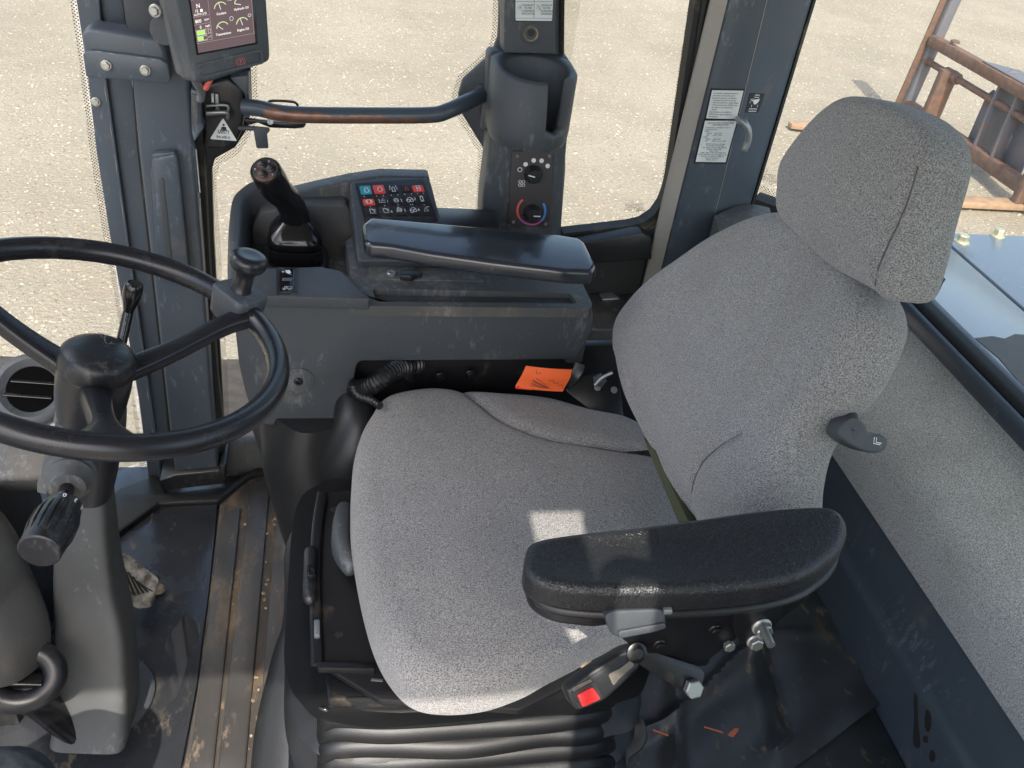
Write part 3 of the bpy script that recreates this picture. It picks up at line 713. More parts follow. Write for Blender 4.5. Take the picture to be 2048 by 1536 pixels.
frit('dot_border', FG, [(1003, -300), (1000, 0), (996, 75), (984, 108), (926, 160), (917, 190), (922, 225), (968, 300), (966, 380), (958, 470)], [(-13, 0)]*3+[(-10, -10)]*2+[(-14, 0)]*2+[(-12, 4)]+[(-12, 0)]*2, t)

t = thing('latch_bracket', 'black door latch plate with a white triangular safety sticker', 'latch', P(450, 230, y=1.56))
slabp('plate', Wy(1.553), [(396, 178), (420, 168), (455, 155), (488, 178), (492, 205), (488, 240), (484, 262), (472, 288), (448, 300), (425, 298), (410, 300), (408, 240), (402, 200)], .04, 'black_plastic', t, .006, seg=3)
slabp('gusset', Wy(1.548), [(458, 155), (498, 150), (500, 235), (489, 240), (490, 190)], .03, 'pillar_paint', t, .004)
slabp('slot', Wy(1.5515), rnd([(414, 212), (458, 210), (470, 225), (466, 238), (414, 237)], 0), .003, 'rubber_seal', t, 0)
slabp('latch_tab', Wy(1.545), [(429, 188), (437, 189), (439, 224), (431, 224)], .006, 'steel_grey', t, .0015)
slabp('latch_tab', Wy(1.545), [(422, 188), (427, 188), (428, 206), (423, 206)], .006, 'label_white', t, .001)
limb('latch_loop', [P(413, 229, y=1.54), P(440, 226, y=1.538), P(455, 222, y=1.54), P(456, 212, y=1.545), P(440, 210, y=1.545), P(413, 212, y=1.545)], .0025, 'steel_grey', t)
limb('latch_loop', [P(413, 226, y=1.53), P(435, 225, y=1.53), P(454, 226, y=1.53), P(456, 236, y=1.54)], .003, 'steel_grey', t)
sf = Wy(1.5522); tq = Quad(sf, (420, 236), (474, 240), (474, 284), (420, 280))
stk = slabp('safety_sticker', sf, rnd([(446, 236), (474, 282), (420, 278)], 3), .001, 'white_paint', t, 0)
text('lettering', tq, [('SAFETY', .5, .66, .17, 'CENTER', .62), ('live with it.', .5, .88, .15, 'CENTER', .62)], 'ink', stk, .0004, bold=.02)
fills('figure', tq, [[(.40, .47), (.44, .34), (.58, .34), (.62, .47), (.61, .53), (.57, .53), (.57, .44), (.56, .53), (.46, .53), (.45, .44), (.44, .53), (.40, .53)], arc(.505, .26, .045, .055, 0, 340, 10)], 'ink', stk, .0004)

t = thing('grab_bar', 'grey tubular grab bar with paint worn to bare metal across the door', 'grab bar', P(715, 231, y=1.50))
bar = [P(488, 214, y=1.53), P(520, 217, y=1.52), P(560, 226, y=1.505), P(620, 230, y=1.50), P(750, 231, y=1.50), P(860, 230, y=1.50), P(895, 222, y=1.505), P(930, 206, y=1.53), P(965, 190, y=1.57), P(985, 184, y=1.60)]
def worn_mat():
    m = mat('worn_bar', (.052, .066, .083), .3, bump=.2, bscale=300)
    nt = m.node_tree; N = nt.nodes; L = nt.links; b = N['Principled BSDF']
    tc = N.new('ShaderNodeTexCoord'); sp = N.new('ShaderNodeSeparateXYZ'); L.new(tc.outputs['Object'], sp.inputs[0])
    n = N.new('ShaderNodeTexNoise'); n.inputs['Scale'].default_value = 35; n.inputs['Detail'].default_value = 6; L.new(tc.outputs['Object'], n.inputs[0])
    def mth(op, a, bb):
        q = N.new('ShaderNodeMath'); q.operation = op
        for i, v in enumerate((a, bb)):
            if isinstance(v, (int, float)): q.inputs[i].default_value = v
            else: L.new(v, q.inputs[i])
        return q.outputs[0]
    ax = mth('SUBTRACT', .155, mth('ABSOLUTE', mth('SUBTRACT', sp.outputs[0], .0), 0))      # worn where hands hold it
    k = mth('ADD', mth('MULTIPLY', mth('SUBTRACT', .004, sp.outputs[2]), 70), mth('MULTIPLY', mth('SUBTRACT', n.outputs['Fac'], .5), 1.6))
    k = mth('MINIMUM', k, mth('MULTIPLY', ax, 22))
    f = N.new('ShaderNodeClamp'); L.new(mth('MULTIPLY', k, 9), f.inputs[0])
    x = N.new('ShaderNodeMix'); x.data_type = 'RGBA'; L.new(f.outputs[0], x.inputs[0]); x.inputs[6].default_value = (.052, .066, .083, 1)
    n2 = N.new('ShaderNodeTexNoise'); n2.inputs['Scale'].default_value = 60; L.new(tc.outputs['Object'], n2.inputs[0])
    y = N.new('ShaderNodeMix'); y.data_type = 'RGBA'; L.new(n2.outputs['Fac'], y.inputs[0]); y.inputs[6].default_value = (.30, .15, .095, 1); y.inputs[7].default_value = (.05, .035, .035, 1)
    L.new(y.outputs[2], x.inputs[7]); L.new(x.outputs[2], b.inputs['Base Color']); L.new(mth('MULTIPLY', f.outputs[0], .35), b.inputs['Metallic'])
worn_mat()
limb('tube', bar, .0135, 'worn_bar', t, seg=28)
slabp('latch_arm', Wy(1.535), [(488, 238), (560, 246), (605, 244), (613, 248), (608, 256), (590, 258), (540, 256), (515, 246), (495, 252)], .01, 'black_metal', t, .002)
screw('screw', P(541, 243, y=1.534), (0, -1, .3), .006, t, 'steel_grey')
limb('wire_loop', [P(536, 210, y=1.53), P(542, 202, y=1.53), P(580, 203, y=1.53), P(594, 208, y=1.53), P(595, 220, y=1.53)], .0022, 'black_metal', t)
limb('mount_foot', [P(960, 190, y=1.575), P(985, 184, y=1.598)], .017, 'plastic', t, sm=1)
t = thing('release_lever', 'small grey bent release lever hanging under the grab bar', 'lever', P(515, 275, y=1.54))
limb('pin', [P(478, 256, y=1.55), P(512, 257, y=1.54)], .004, 'plastic', t, sm=1)
slabp('paddle', Wy(1.53), rnd([(510, 254), (538, 257), (540, 262), (534, 268), (537, 297), (513, 297), (507, 262)], 3), .006, 'plastic', t, .002)
# --- middle pillar: trim, cup holder, climate controls
t = thing('middle_pillar', 'dark grey trimmed pillar carrying a control label above the cup holder', 'pillar', (.37, 1.58, 0))
slabp('pillar_core', Wy(1.575), [(1004, -1150), (1004, 110), (985, 180), (975, 340), (960, 640), (1110, 640), (1122, 470), (1132, 340), (1130, 100), (1138, -1150)], .05, 'plastic', t, .006)
slabp('edge_seal', Wy(1.57), [(1122, -1150), (1120, 110), (1128, 110), (1134, -300), (1140, -1150)], .03, 'rubber_seal', t, .002)
slabp('upper_trim', Wy(1.525), rnd([(1020, -1150), (1008, 106), (1110, 108), (1123, -1150)], 5), .05, 'plastic', t, .006, seg=3)
lq = Quad(Wy(1.5245), (1031, -30), (1108, -30), (1104, 42), (1031, 41))
slab('control_label_border', Wy(1.5248), rnd([lq(-.02, 0), lq(1.02, 0), lq(1.02, 1.03), lq(-.02, 1.03)], .002), .001, 'label_black', t, 0)
cl_ = slab('control_label', Wy(1.5243), rnd(lq.rect(0, 0, 1, 1), .002), .001, 'label_white', t, 0)
lq2 = Quad(Wy(1.5241), (1031, -30), (1108, -30), (1104, 42), (1031, 41))
ribbon('label_lines', lq2, [[(.5, 0), (.5, .93)], [(0, .46), (1, .46)], [(0, .93), (1, .93)], [(.05, .62), (.15, .62), (.15, .52), (.15, .72)], [(.07, .55), (.15, .62), (.07, .69)], [(.56, .52), (.70, .72)], [(.56, .66), (.62, .56), (.69, .62), (.6, .7)]], .0005, 'ink', cl_, .0002)
text('lettering', lq2, [('EXHAUST', .34, .585, .055, 'CENTER'), ('FILTER', .34, .665, .055, 'CENTER'), ('CLEANING', .34, .745, .055, 'CENTER'), ('INDICATOR', .34, .825, .055, 'CENTER'),
     ('EXHAUST', .84, .585, .055, 'CENTER'), ('FILTER', .84, .665, .055, 'CENTER'), ('CLEANING', .84, .745, .055, 'CENTER'), ('DISABLED', .84, .825, .055, 'CENTER')], 'ink', cl_, .0003, bold=.01)
c = P(1062, 68, y=1.5245)
lathe('access_hole', c+V((0, .001, 0)), (0, -1, 0), [(.0175, -.001), (.0165, .0025), (.014, .003), (.0125, .001)], 'plastic', t, 28)
lathe('dusty_recess', c+V((0, .001, 0)), (0, -1, 0), [(.0125, -.001), (.0125, .0013), (.008, .0008), (0, .0007)], 'crumb', t, 24)
lathe('hole', c+V((.0, .001, .002)), (0, -1, 0), [(.006, 0), (.006, .0022), (0, .0022)], 'ink', t, 20)
slabp('lower_column', Wy(1.515), [(980, 268), (976, 320), (966, 400), (955, 640), (1112, 640), (1124, 470), (1134, 310), (1138, 268)], .075, 'plastic', t, .012, seg=3)

def cup():
    t = thing('cup_holder', 'moulded dark grey cup holder with an open notch on the middle pillar', 'cup holder', (.385, 1.49, .9))
    cx = P(1070, 150, y=1.50).x; cy = 1.498; ri = .053; ro = .071; zb = .880; zt = 1.003; zf = .905
    N = 120; vs = []
    def outer(a):
        ca, sa = math.cos(a), math.sin(a)
        r = ro
        if sa > 0:   # merges into the square back
            e = 6; r = ro/((abs(ca)**e+abs(sa)**e)**(1/e)); r = min(r, ro*1.18)
        return r
    def top(a):
        ca, sa = math.cos(a), math.sin(a)
        z = zt-.010*(1-sa)*.5
        d = (math.degrees(a)+360) % 360   # notch towards the seat
        lo, hi = 277, 324
        if lo < d < hi:
            e = min(d-lo, hi-d)/5; k = min(1, e)
            z = z*(1-k)+(zf+.012*(1-min(1, e/5)))*k
        return z
    rings = [[], [], [], [], [], [], []]
    for k in range(N):
        a = 2*math.pi*k/N; ca, sa = math.cos(a), math.sin(a); R = outer(a); zt_ = top(a)
        rows = [(R*.93, zb-.004), (R*.985, zb+.006), (R, zb+.02), (R, zt_-.004), (R-.004, zt_), (ri+.004, zt_), (ri, zt_-.005), (ri*.94, zf-.004), (ri*.8, zf-.012)]
        for j, (r, z) in enumerate(rows):
            if len(rings) <= j: rings.append([])
            rings[j].append(V((cx+r*ca, cy+r*sa, z)))
    vs = [v for r in rings for v in r]; K = len(rings)
    fs = [[j*N+k, j*N+(k+1) % N, (j+1)*N+(k+1) % N, (j+1)*N+k] for j in range(K-1) for k in range(N)]
    fs += [list(range(N-1, -1, -1)), list(range((K-1)*N, K*N))]
    mesh('holder', vs, fs, 'plastic', t, ang=55)
    boxw('back_block', (cx-.072, 1.558, zb-.02), (cx+.072, 1.60, zt-.003), 'plastic', t, .008, 3)
cup()

t = thing('climate_panel', 'black climate panel with two round dials under the cup holder', 'control panel', P(1062, 380, y=1.51))
cf = Wy(1.510); cq = Quad(cf, (1024, 303), (1107, 302), (1101, 456), (1016, 450))
slab('faceplate', cf, rnd(cq.rect(0, 0, 1, 1), .004), .012, 'panel_brown', t, .0012)
for u, v in ((.13, .06), (.90, .06), (.12, .95), (.88, .95)): screw('screw', cf.w(*cq(u, v)), (0, -1, 0), .0032, t, 'steel_grey')
def knob(u, v, ang):
    p = cf.w(*cq(u, v))
    k = lathe('dial', p, (0, -1, .12), [(.0165, 0), (.0165, .006), (.0140, .009), (.0128, .0195), (.0115, .0212), (0, .0218)], 'black_plastic', t, 60, flute=lambda k, h: 1+(.045 if (k % 4) < 2 and .001 < h < .0225 else 0))
    kf = Fr(p+V((0, -1, .12)).normalized()*.0221, (1, 0, 0), (0, .12, 1)); q = Quad(kf, (-.02, .02), (.02, .02), (.02, -.02), (-.02, -.02), px=False)
    ca, sa = math.cos(rad(ang)), math.sin(rad(ang))
    ribbon('pointer', q, [[(.5, .5), (.5+.33*ca, .5-.26*sa)]], .0020, 'symbol_white', k, .0002)
knob(.52, .285, 165); knob(.53, .80, 0)
fills('dots', cq, [arc(u, v, .055, .029, 0, 345, 16) for u, v in ((.34, .165), (.53, .115), (.72, .120), (.87, .185))], 'symbol_white', t, .0004)
ribbon('dot_ring', cq, [arc(.21, .235, .05, .027, 0, 360)], .0013, 'symbol_white', t, .0004)
ribbon('fan_symbol', cq, [arc(u, v, .035, .018, 0, 360, 12) for u, v in ((.23, .395), (.31, .395), (.23, .44), (.31, .44))], .0010, 'symbol_white', t, .0004)
ribbon('heat_arc', cq, [arc(.53, .78, .33, .19, 130, 215, 16)], .0042, 'red_symbol', t, .0004)
ribbon('mixed_arc', cq, [arc(.53, .78, .33, .19, 215, 320, 20)], .0030, 'magenta_symbol', t, .0005)
ribbon('cold_arc', cq, [arc(.53, .78, .33, .19, 320, 395, 16)], .0042, 'blue_symbol', t, .0006)

# --- rear side window, rear pillar
t = thing('side_window', 'clear side window with rounded black seal right of the cup holder', 'window', (.53, 1.62, .65))
mesh('glass', [(.40, 1.625, .60), (.68, 1.625, .60), (.68, 1.625, 1.74), (.40, 1.625, 1.74)], [(0, 1, 2, 3)], 'glass', t, smooth=False, fix=False)
G = Wy(1.580)
inn = [(1128, -1050), (1112, 180), (1120, 468), (1284, 449), (1316, 425), (1335, 380), (1391, 0), (1560, -1050)]
out = [(1090, -1150), (1085, 180), (1085, 520), (1290, 498), (1340, 470), (1352, 400), (1430, 0), (1620, -1150)]
def smoothin(F, pts, r): return rnd(F.pxs(pts), r)
holed('seal', G, G.pxs(out), smoothin(G, inn, [.01, .01, .006, .05, .03, .03, 0, .02]), .03, 'rubber_seal', t)
slabp('seal_lip', Wy(1.577), [(1125, 480), (1290, 462), (1325, 440), (1348, 395), (1368, 240), (1404, 0), (1480, -400), (1492, -400), (1414, 0), (1377, 245), (1356, 402), (1332, 449), (1292, 474), (1125, 492)], .006, 'black_plastic', t, .001)
frit('dot_border', FG, [(1120, 469), (1284, 450), (1313, 428), (1333, 385), (1355, 240), (1391, 0), (1450, -400)], [(0, -11), (-4, -12), (-10, -9), (-13, -3), (-13, -1), (-13, 0), (-13, 0)], t)
frit('dot_border', FG, [(1127, -400), (1124, 0), (1112, 180)], [(7, 0)]*3, t)
gq = Quad(Wy(1.6235), (1248, 400), (1280, 400), (1278, 430), (1246, 430))
text('glass_stamp', gq, [('EQUIPMENT', .1, .38, .15), ('LAMINATED', .1, .56, .15), ('SAFETY GLASS', .05, .74, .15), ('1', .85, .74, .2)], 'stamp_grey', t, 0)
ribbon('stamp_mark', gq, [arc(.5, .08, .12, .09, 0, 360), arc(.93, .68, .12, .13, 0, 360)], .0006, 'stamp_grey', t, 0)

t = thing('rear_pillar', 'broad slate blue pillar with white certification labels behind the side window', 'pillar', (.75, 1.58, 0))
vprism('pillar_post', [(.684, 1.64), (.684, 1.557), (.700, 1.548), (.748, 1.540), (.756, 1.540), (.856, 1.592), (.860, 1.64)], .30, ZT, 'pillar_paint', t, .003)
vprism('tan_strip', [(.656, 1.577), (.656, 1.570), (.6835, 1.559), (.6835, 1.577)], .30, ZT, 'tan_strip', t, .002)
vprism('pillar_edge_seal', [(.857, 1.64), (.857, 1.590), (.866, 1.596), (.872, 1.64)], .30, ZT, 'rubber_seal', t, .001)
ribbon('pillar_seam', Quad(Wy(1.5395), (1534, 0), (1536, 0), (1433, 425), (1431, 425)), [[(0, -2), (0, 1.3)]], .0012, 'steel_grey', t, .0003)
PF = Fr((.70, 1.5475, 0), (.748-.700, -.008, 0), (0, 0, 1))
for nm, c4, in (('upper_label', ((1424, 180), (1488, 181), (1474, 238), (1412, 236))), ('lower_label', ((1410, 241), (1475, 241), (1452, 324), (1391, 323)))):
    q = Quad(PF, *c4)
    slab(nm+'_border', PF, [q(-.05, -.05), q(1.02, -.05), q(1.02, 1.04), q(-.05, 1.04)], .001, 'label_black', t, 0, front=.0010)
    lb = slab(nm, PF, q.rect(0.0, 0, .98, 1), .001, 'label_white', t, 0, front=.0016)
    if nm[0] == 'u':
        ls = ['To maintain unimpaired operator', "protection and manufacturer's", 'protective structure certification:', '   Damaged Roll Over Protective', '   Structure (ROPS) or Falling Object', '   Protective Structure (FOPS) must', '   be replaced, not repaired or', '   revised.', 'Any alteration to the ROPS or', 'FOPS must be approved by the', 'manufacturer.']
        text('lettering', q, [(s, .06, .12+.083*i, .052, 'LEFT', .88) for i, s in enumerate(ls)], 'ink', lb, .0019, bold=.012)
    else:
        ls = ['Performance certified at date of', 'manufacture to:', 'ROPS', '     OSHA    1926.1001', '     ISO       3471: 1994', 'FOPS', '     OSHA    1926.1003', '     ISO       3449 Level II: 2005']
        cs = ['ROPS Certification Weight', '52,100 LBS  (23 630 Kg)', 'John Deere 4WD Loader Models:', '544K-II, 624K, 724K', '644K, TC62', '544K, 544K, 624K WH, 744K WH', "NOTE: Machine number weight can be", "found in the Operator's Manual", 'Deere & Company', 'Moline, Illinois']
        items = [('PROTECTIVE STRUCTURE', .5, .07, .038, 'CENTER'), ('CERTIFICATION', .5, .115, .038, 'CENTER')]
        items += [(s, .06, .175+.046*i, .032) for i, s in enumerate(ls)]+[(s, .5, .57+.043*i, .031, 'CENTER') for i, s in enumerate(cs)]
        text('lettering', q, items, 'ink', lb, .0019, bold=.008)
PG = Fr((.756, 1.540, 0), (.1, .052, 0), (0, 0, 1))
q = Quad(PG, (1499, 186), (1529, 187), (1516, 225), (1490, 225))
ss = slab('service_sticker', PG, rnd(q.rect(0, 0, 1, 1), .003), .001, 'label_black', t, 0, front=.001)
ribbon('tractor_symbol', q, [[(.38, .08), (.66, .08), (.66, .2), (.38, .2), (.38, .08)], [(.3, .25), (.3, .38)], [(.74, .25), (.74, .38)], [(.32, .58), (.32, .72)], [(.76, .58), (.76, .72)], [(.2, .92), (.78, .92), (.78, .80), (.2, .80), (.2, .92)], [(.15, .3), (.4, .42)], [(.15, .5), (.18, .38)]], .0014, 'symbol_white', ss, .0013)
fills('can_symbol', q, [[(.36, .32), (.72, .28), (.74, .42), (.60, .56), (.46, .56), (.36, .44)]], 'symbol_white', ss, .0014)
t = thing('coat_hook', 'bent grey metal coat hook on the rear pillar beside the labels', 'hook', P(1490, 250, y=1.54))
hp = [P(1478, 236, y=1.55), P(1478, 240, y=1.52), P(1489, 246, y=1.505), P(1497, 262, y=1.50), P(1496, 282, y=1.50), P(1489, 298, y=1.50)]
limb('hook_rod', hp, .0062, 'steel_grey', t, seg=14, round_ends=True)
lathe('hook_collar', P(1482, 240, y=1.552), (.3, -1, .1), [(.012, -.004), (.012, .006), (.007, .009), (0, .01)], 'plastic', t, 20)

# lower wall between door and rear pillar, ledges
t = thing('side_ledge', 'dirty dark lower wall ledges between the side console and the seat back', 'ledge', (.6, 1.5, 0))
boxw('lower_wall', (.20, 1.58, -.01), (.70, 1.635, .622), 'rubber_seal', t, .004)
slabp('ledge_bar', Wy(1.545), [(1130, 492), (1285, 466), (1304, 478), (1304, 520), (1150, 530)], .05, 'rubber', t, .004)
boxw('upper_step', (.30, 1.44, .38), (.70, 1.578, .515), 'mat_rib', t, .006)
boxw('middle_step', (.30, 1.36, .30), (.86, 1.44, .485), 'pillar_paint', t, .008)
boxw('lower_step', (.30, 1.28, .20), (.86, 1.36, .40), 'rubber', t, .006)
boxw('foot_step', (.30, 1.22, -.01), (.86, 1.28, .33), 'pillar_paint', t, .008)
boxw('corner_post', (.684, 1.44, -.01), (1.10, 1.635, .30), 'plastic', t, .006)
slabp('mount_pad', Hz(.518), [(1195, 585), (1225, 583), (1240, 596), (1205, 598)], .01, 'steel_grey', t, .003)

# --- rear window, sill and bulkhead
t = thing('rear_window', 'rear cab glass behind the seat with a dotted black border', 'window', (1.15, 1.0, .65))
gx = [(.868, 1.632), (.98, 1.600), (1.09, 1.52), (1.160, 1.36), (1.162, .8), (1.162, .2)]
vs = [(x, y, .62) for x, y in gx]+[(x, y, ZT) for x, y in gx]
mesh('glass', vs, [[i, i+1, len(gx)+i+1, len(gx)+i] for i in range(len(gx)-1)], 'glass', t, fix=False)
yprism('lower_seal', [(1.112, .650), (1.118, .664), (1.138, .668), (1.146, .655), (1.14, .62), (1.12, .62)], .2, 1.36, 'rubber_seal', t, .004)
yprism('sill_frame', [(1.147, .60), (1.147, .652), (1.168, .656), (1.168, .60)], .2, 1.36, 'pillar_paint', t, .003)
yprism('sill_channel', [(1.095, .643), (1.100, .655), (1.108, .655), (1.108, .62), (1.095, .62)], .2, 1.36, 'pillar_paint', t, .002)
cs = [(.862, 1.60), (.97, 1.565), (1.08, 1.49), (1.16, 1.36)]
vs = []; n = len(cs)
for dz, k in ((.735, 0), (.735, 1), (.60, 1), (.60, 0)):
    vs += [(x+.03*k, y+.035*k, dz-.02*i) for i, (x, y) in enumerate(cs)]
fs = [[j*n+i, j*n+i+1, ((j+1) % 4)*n+i+1, ((j+1) % 4)*n+i] for j in range(4) for i in range(n-1)]
mesh('corner_sill', vs, fs, 'rubber_seal', t)
F = Fr((.868, 1.630, 0), (.112, -.032, 0), (0, 0, 1))
frit('dot_border', F, [(1700, -400), (1612, 0), (1560, 190), (1508, 377)], [(14, 0), (12, 0), (12, 2), (10, 3)], t)
frit('dot_border', F, [(1508, 377), (1530, 388), (1560, 405), (1600, 425)], [(5, -13), (5, -12), (4, -12), (4, -12)], t)
gq = Quad(F.shift(.002), (1517, 336), (1546, 340), (1542, 372), (1514, 366))
text('glass_stamp', gq, [('EQUIPMENT', .1, .42, .14), ('LAMINATED', .1, .58, .14), ('SAFETY GLASS', .05, .74, .14)], 'stamp_grey', t, 0)
ribbon('stamp_mark', gq, [arc(.5, .1, .14, .1, 0, 360), arc(.95, .8, .12, .12, 0, 360)], .0007, 'stamp_grey', t, 0)
slabp('sill_clip', Hz(.72), [(1518, 395), (1540, 405), (1528, 420), (1505, 415)], .02, 'label_white', t, .002)

t = thing('rear_bulkhead', 'grey carpeted rear bulkhead panel behind the seat', 'panel', (1.1, .9, 0))
yprism('base_panel', [(.976, .0), (.978, .13), (.978, .232), (.990, .246), (1.003, .352), (1.10, .352), (1.10, .0)], .0, 1.44, 'pillar_paint', t, .008)
prof = [(1.006, .352), (.998, .356), (.995, .368), (.996, .420), (1.000, .455), (1.010, .485), (1.030, .515), (1.075, .568), (1.108, .605), (1.120, .622), (1.118, .636), (1.15, .636), (1.15, .352)]
yprism('carpet_panel', prof, .0, 1.44, 'carpet', t, 0, ny=24)
boxw('near_wall', (.60, -.16, -.01), (1.16, -.10, .62), 'pillar_paint', t, .004)
mesh('near_glass', [(.60, -.125, .62), (1.16, -.125, .62), (1.16, -.125, ZT+.12), (.60, -.125, ZT+.12)], [(0, 1, 2, 3)], 'dark_glass', t, smooth=False, fix=False)
limb('sun_notch_rod', [(.243, -.12, 1.62), (.205, -.12, 1.63), (.188, -.12, 1.60), (.196, -.12, 1.50), (.243, -.12, 1.47)], .011, 'black_plastic', t)  # unseen bent rod added to cut a notch into the sun patch
boxw('near_post', (.24, -.16, -.01), (.62, -.09, ZT), 'pillar_paint', t, .006)
slabp('corner_pad', Hz(.735), rnd([(1428, 432), (1470, 412), (1506, 408), (1540, 415), (1545, 450), (1440, 470)], 4), .25, 'plastic_dusty', t, .006)

# --- rear hood outside
SP_ = Xp(.9772)
for k_, pts_ in enumerate(([(1828, 1392), (1834, 1394), (1836, 1440), (1840, 1488), (1834, 1496), (1826, 1484), (1828, 1440)], [(1852, 1420), (1860, 1428), (1862, 1452), (1855, 1464), (1849, 1450)], [(1848, 1472), (1855, 1474), (1854, 1486), (1846, 1482)], [(1862, 1500), (1868, 1504), (1870, 1518), (1863, 1524), (1858, 1516)])):
    o_ = slab('water_drip', SP_, [(q.x, q.y) for q in crom([(*p, 0) for p in SP_.pxs(pts_)], 4)], .001, 'drip', t, 0)
t = thing('engine_hood', 'flat glossy blue grey engine hood behind the rear glass', 'hood', (1.7, 1.2, .4))
HZ = .56
ha = [P(1780, 468, z=HZ), P(2200, 458, z=HZ), P(2400, 1000, z=HZ), P(2048, 830, z=HZ), P(1780, 590, z=HZ)]
slab('hood_front', Hz(HZ), [(1.20, 1.86), (1.42, 1.86), (1.42, 0), (1.20, 0)], .35, 'hood_paint', t, .006) if False else None
Hh = Hz(HZ)
a = [Hh.px(1902, 490), Hh.px(2048, 617)]
# seam direction follows the hood's long panel joint
sx = (a[1][0]-a[0][0])/(a[1][1]-a[0][1])
def sxat(y): return a[0][0]+(y-a[0][1])*sx
yt = Hh.px(1950, 467)[1]
slab('hood_side_panel', Hh, [(1.185, yt), (sxat(yt)-.006, yt), (sxat(0)-.006, 0), (1.185, 0)], .40, 'hood_paint', t, .005)
slab('hood_top_panel', Hh, [(sxat(yt)+.004, yt), (3.4, yt), (3.4, 0), (sxat(0)+.004, 0)], .40, 'hood_paint', t, .005)
slab('hood_joint', Hh, [(sxat(yt)-.01, yt-.01), (sxat(yt)+.01, yt-.01), (sxat(0)+.01, 0), (sxat(0)-.01, 0)], .3, 'black_metal', t, 0, front=-.012)
for px_, py_ in ((1923, 484), (1994, 472)): bolt('bolt', P(px_, py_, z=HZ), (0, 0, 1), .019, t, 'zinc_gold', hh=.95)
slabp('grip_patch', Hz(HZ+.002), [(1950, 676), (1985, 672), (2010, 677), (2030, 668), (2090, 672), (2200, 900), (2040, 765), (1998, 716)], .002, 'rubber', t, 0)
# ================================================================== SIDE CONSOLE
t = thing('side_console', 'long dusty grey side console carrying the joystick and keypad', 'console', (.15, 1.38, 0))
N_ = Wy(1.22)
slabp('front_panel', N_, rnd([(470, 655), (486, 622), (505, 606), (740, 618), (1187, 622), (1184, 664), (1150, 719), (740, 722), (715, 722), (690, 852), (530, 850), (508, 835), (492, 790), (478, 730)], [8, 8, 8, 3, 6, 4, 5, 8, 12, 3, 10, 8, 10, 10], 5), .10, 'plastic', t, .008, seg=3)
slabp('lower_panel', Wy(1.30), [(500, 700), (700, 700), (690, 860), (520, 850)], .2, 'plastic', t, .006)
TP = Hz(.702)
holed('top_tray_surround', TP, TP.pxs([(700, 540), (1160, 556), (1184, 606), (1183, 617), (740, 612), (700, 608)]), TP.pxs(rnd([(744, 577), (1140, 586), (1154, 607), (752, 603)], 4)), .018, 'plastic_dusty', t)
slabp('tray_floor', Hz(.686), [(735, 560), (1160, 570), (1165, 610), (740, 606)], .02, 'mat_rib', t, .002)
screw('screw', P(1098, 607, z=.686), (0, 0, 1), .007, t)
slabp('switch_pod', Hz(.716), rnd([(497, 545), (520, 537), (640, 533), (684, 542), (704, 562), (722, 582), (740, 594), (738, 598), (660, 596), (560, 593), (508, 592), (488, 590)], 6), .020, 'plastic', t, .009, seg=3)
# joystick well and rims
slabp('well_floor', Hz(.655), [(490, 440), (720, 430), (720, 560), (480, 570)], .02, 'plastic_dusty', t, .003)
limb('well_rim', [P(480, 640, z=.66), P(477, 560, z=.675), P(479, 480, z=.69), P(486, 435, z=.70), P(508, 412, z=.71), P(560, 396, z=.718)], [(.012, .045)]*6, 'plastic', t, nrm=(.98, -.2, .1), seg=18, exp=.6)
slabp('far_wall', Wy(1.525), rnd([(480, 432), (500, 410), (560, 393), (640, 374), (700, 361), (760, 352), (858, 354), (866, 390), (880, 560), (880, 620), (480, 620)], 5), .035, 'plastic', t, .007, seg=3)
slabp('well_back', Wy(1.49), rnd([(505, 452), (520, 424), (600, 412), (690, 408), (700, 420), (720, 540), (500, 540)], 6), .04, 'plastic_dusty', t, .006)
slabp('blank_plate', Wy(1.523), rnd([(636, 378), (697, 366), (702, 405), (690, 412), (642, 414)], 4), .004, 'plastic_dusty', t, .0015)
slabp('rest_base', Hz(.700), [(690, 480), (740, 440), (880, 440), (1160, 520), (1165, 562), (700, 545)], .05, 'plastic_dusty', t, .006)
slabp('dusty_recess', Hz(.7035), rnd([(738, 528), (960, 540), (970, 562), (738, 558)], 4), .004, 'plastic_dusty', t, .001)
slabp('end_panel', Hz(.69), [(1120, 560), (1160, 556), (1187, 620), (1150, 620)], .11, 'plastic_dusty', t, .006)
p = P(597, 762, y=1.219)
lathe('screw_dimple', p, (0, -1, 0), [(.026, -.002), (.026, .001), (.023, .0018), (.012, .0008), (.0, .0005)], 'plastic', t, 36)
screw('screw', p, (0, -1, 0), .0075, t)
screw('screw', P(783, 549, z=.703), (0, 0, 1), .008, t, 'steel_grey')
slabp('release_tab', Hz(.712), rnd([(800, 540), (840, 538), (845, 546), (822, 552), (800, 550)], 2), .012, 'black_plastic', t, .002)
slabp('ribbed_edge', Wy(1.5235), [(666, 430), (680, 428), (700, 470), (690, 480)], .01, 'plastic_dusty', t, .002)

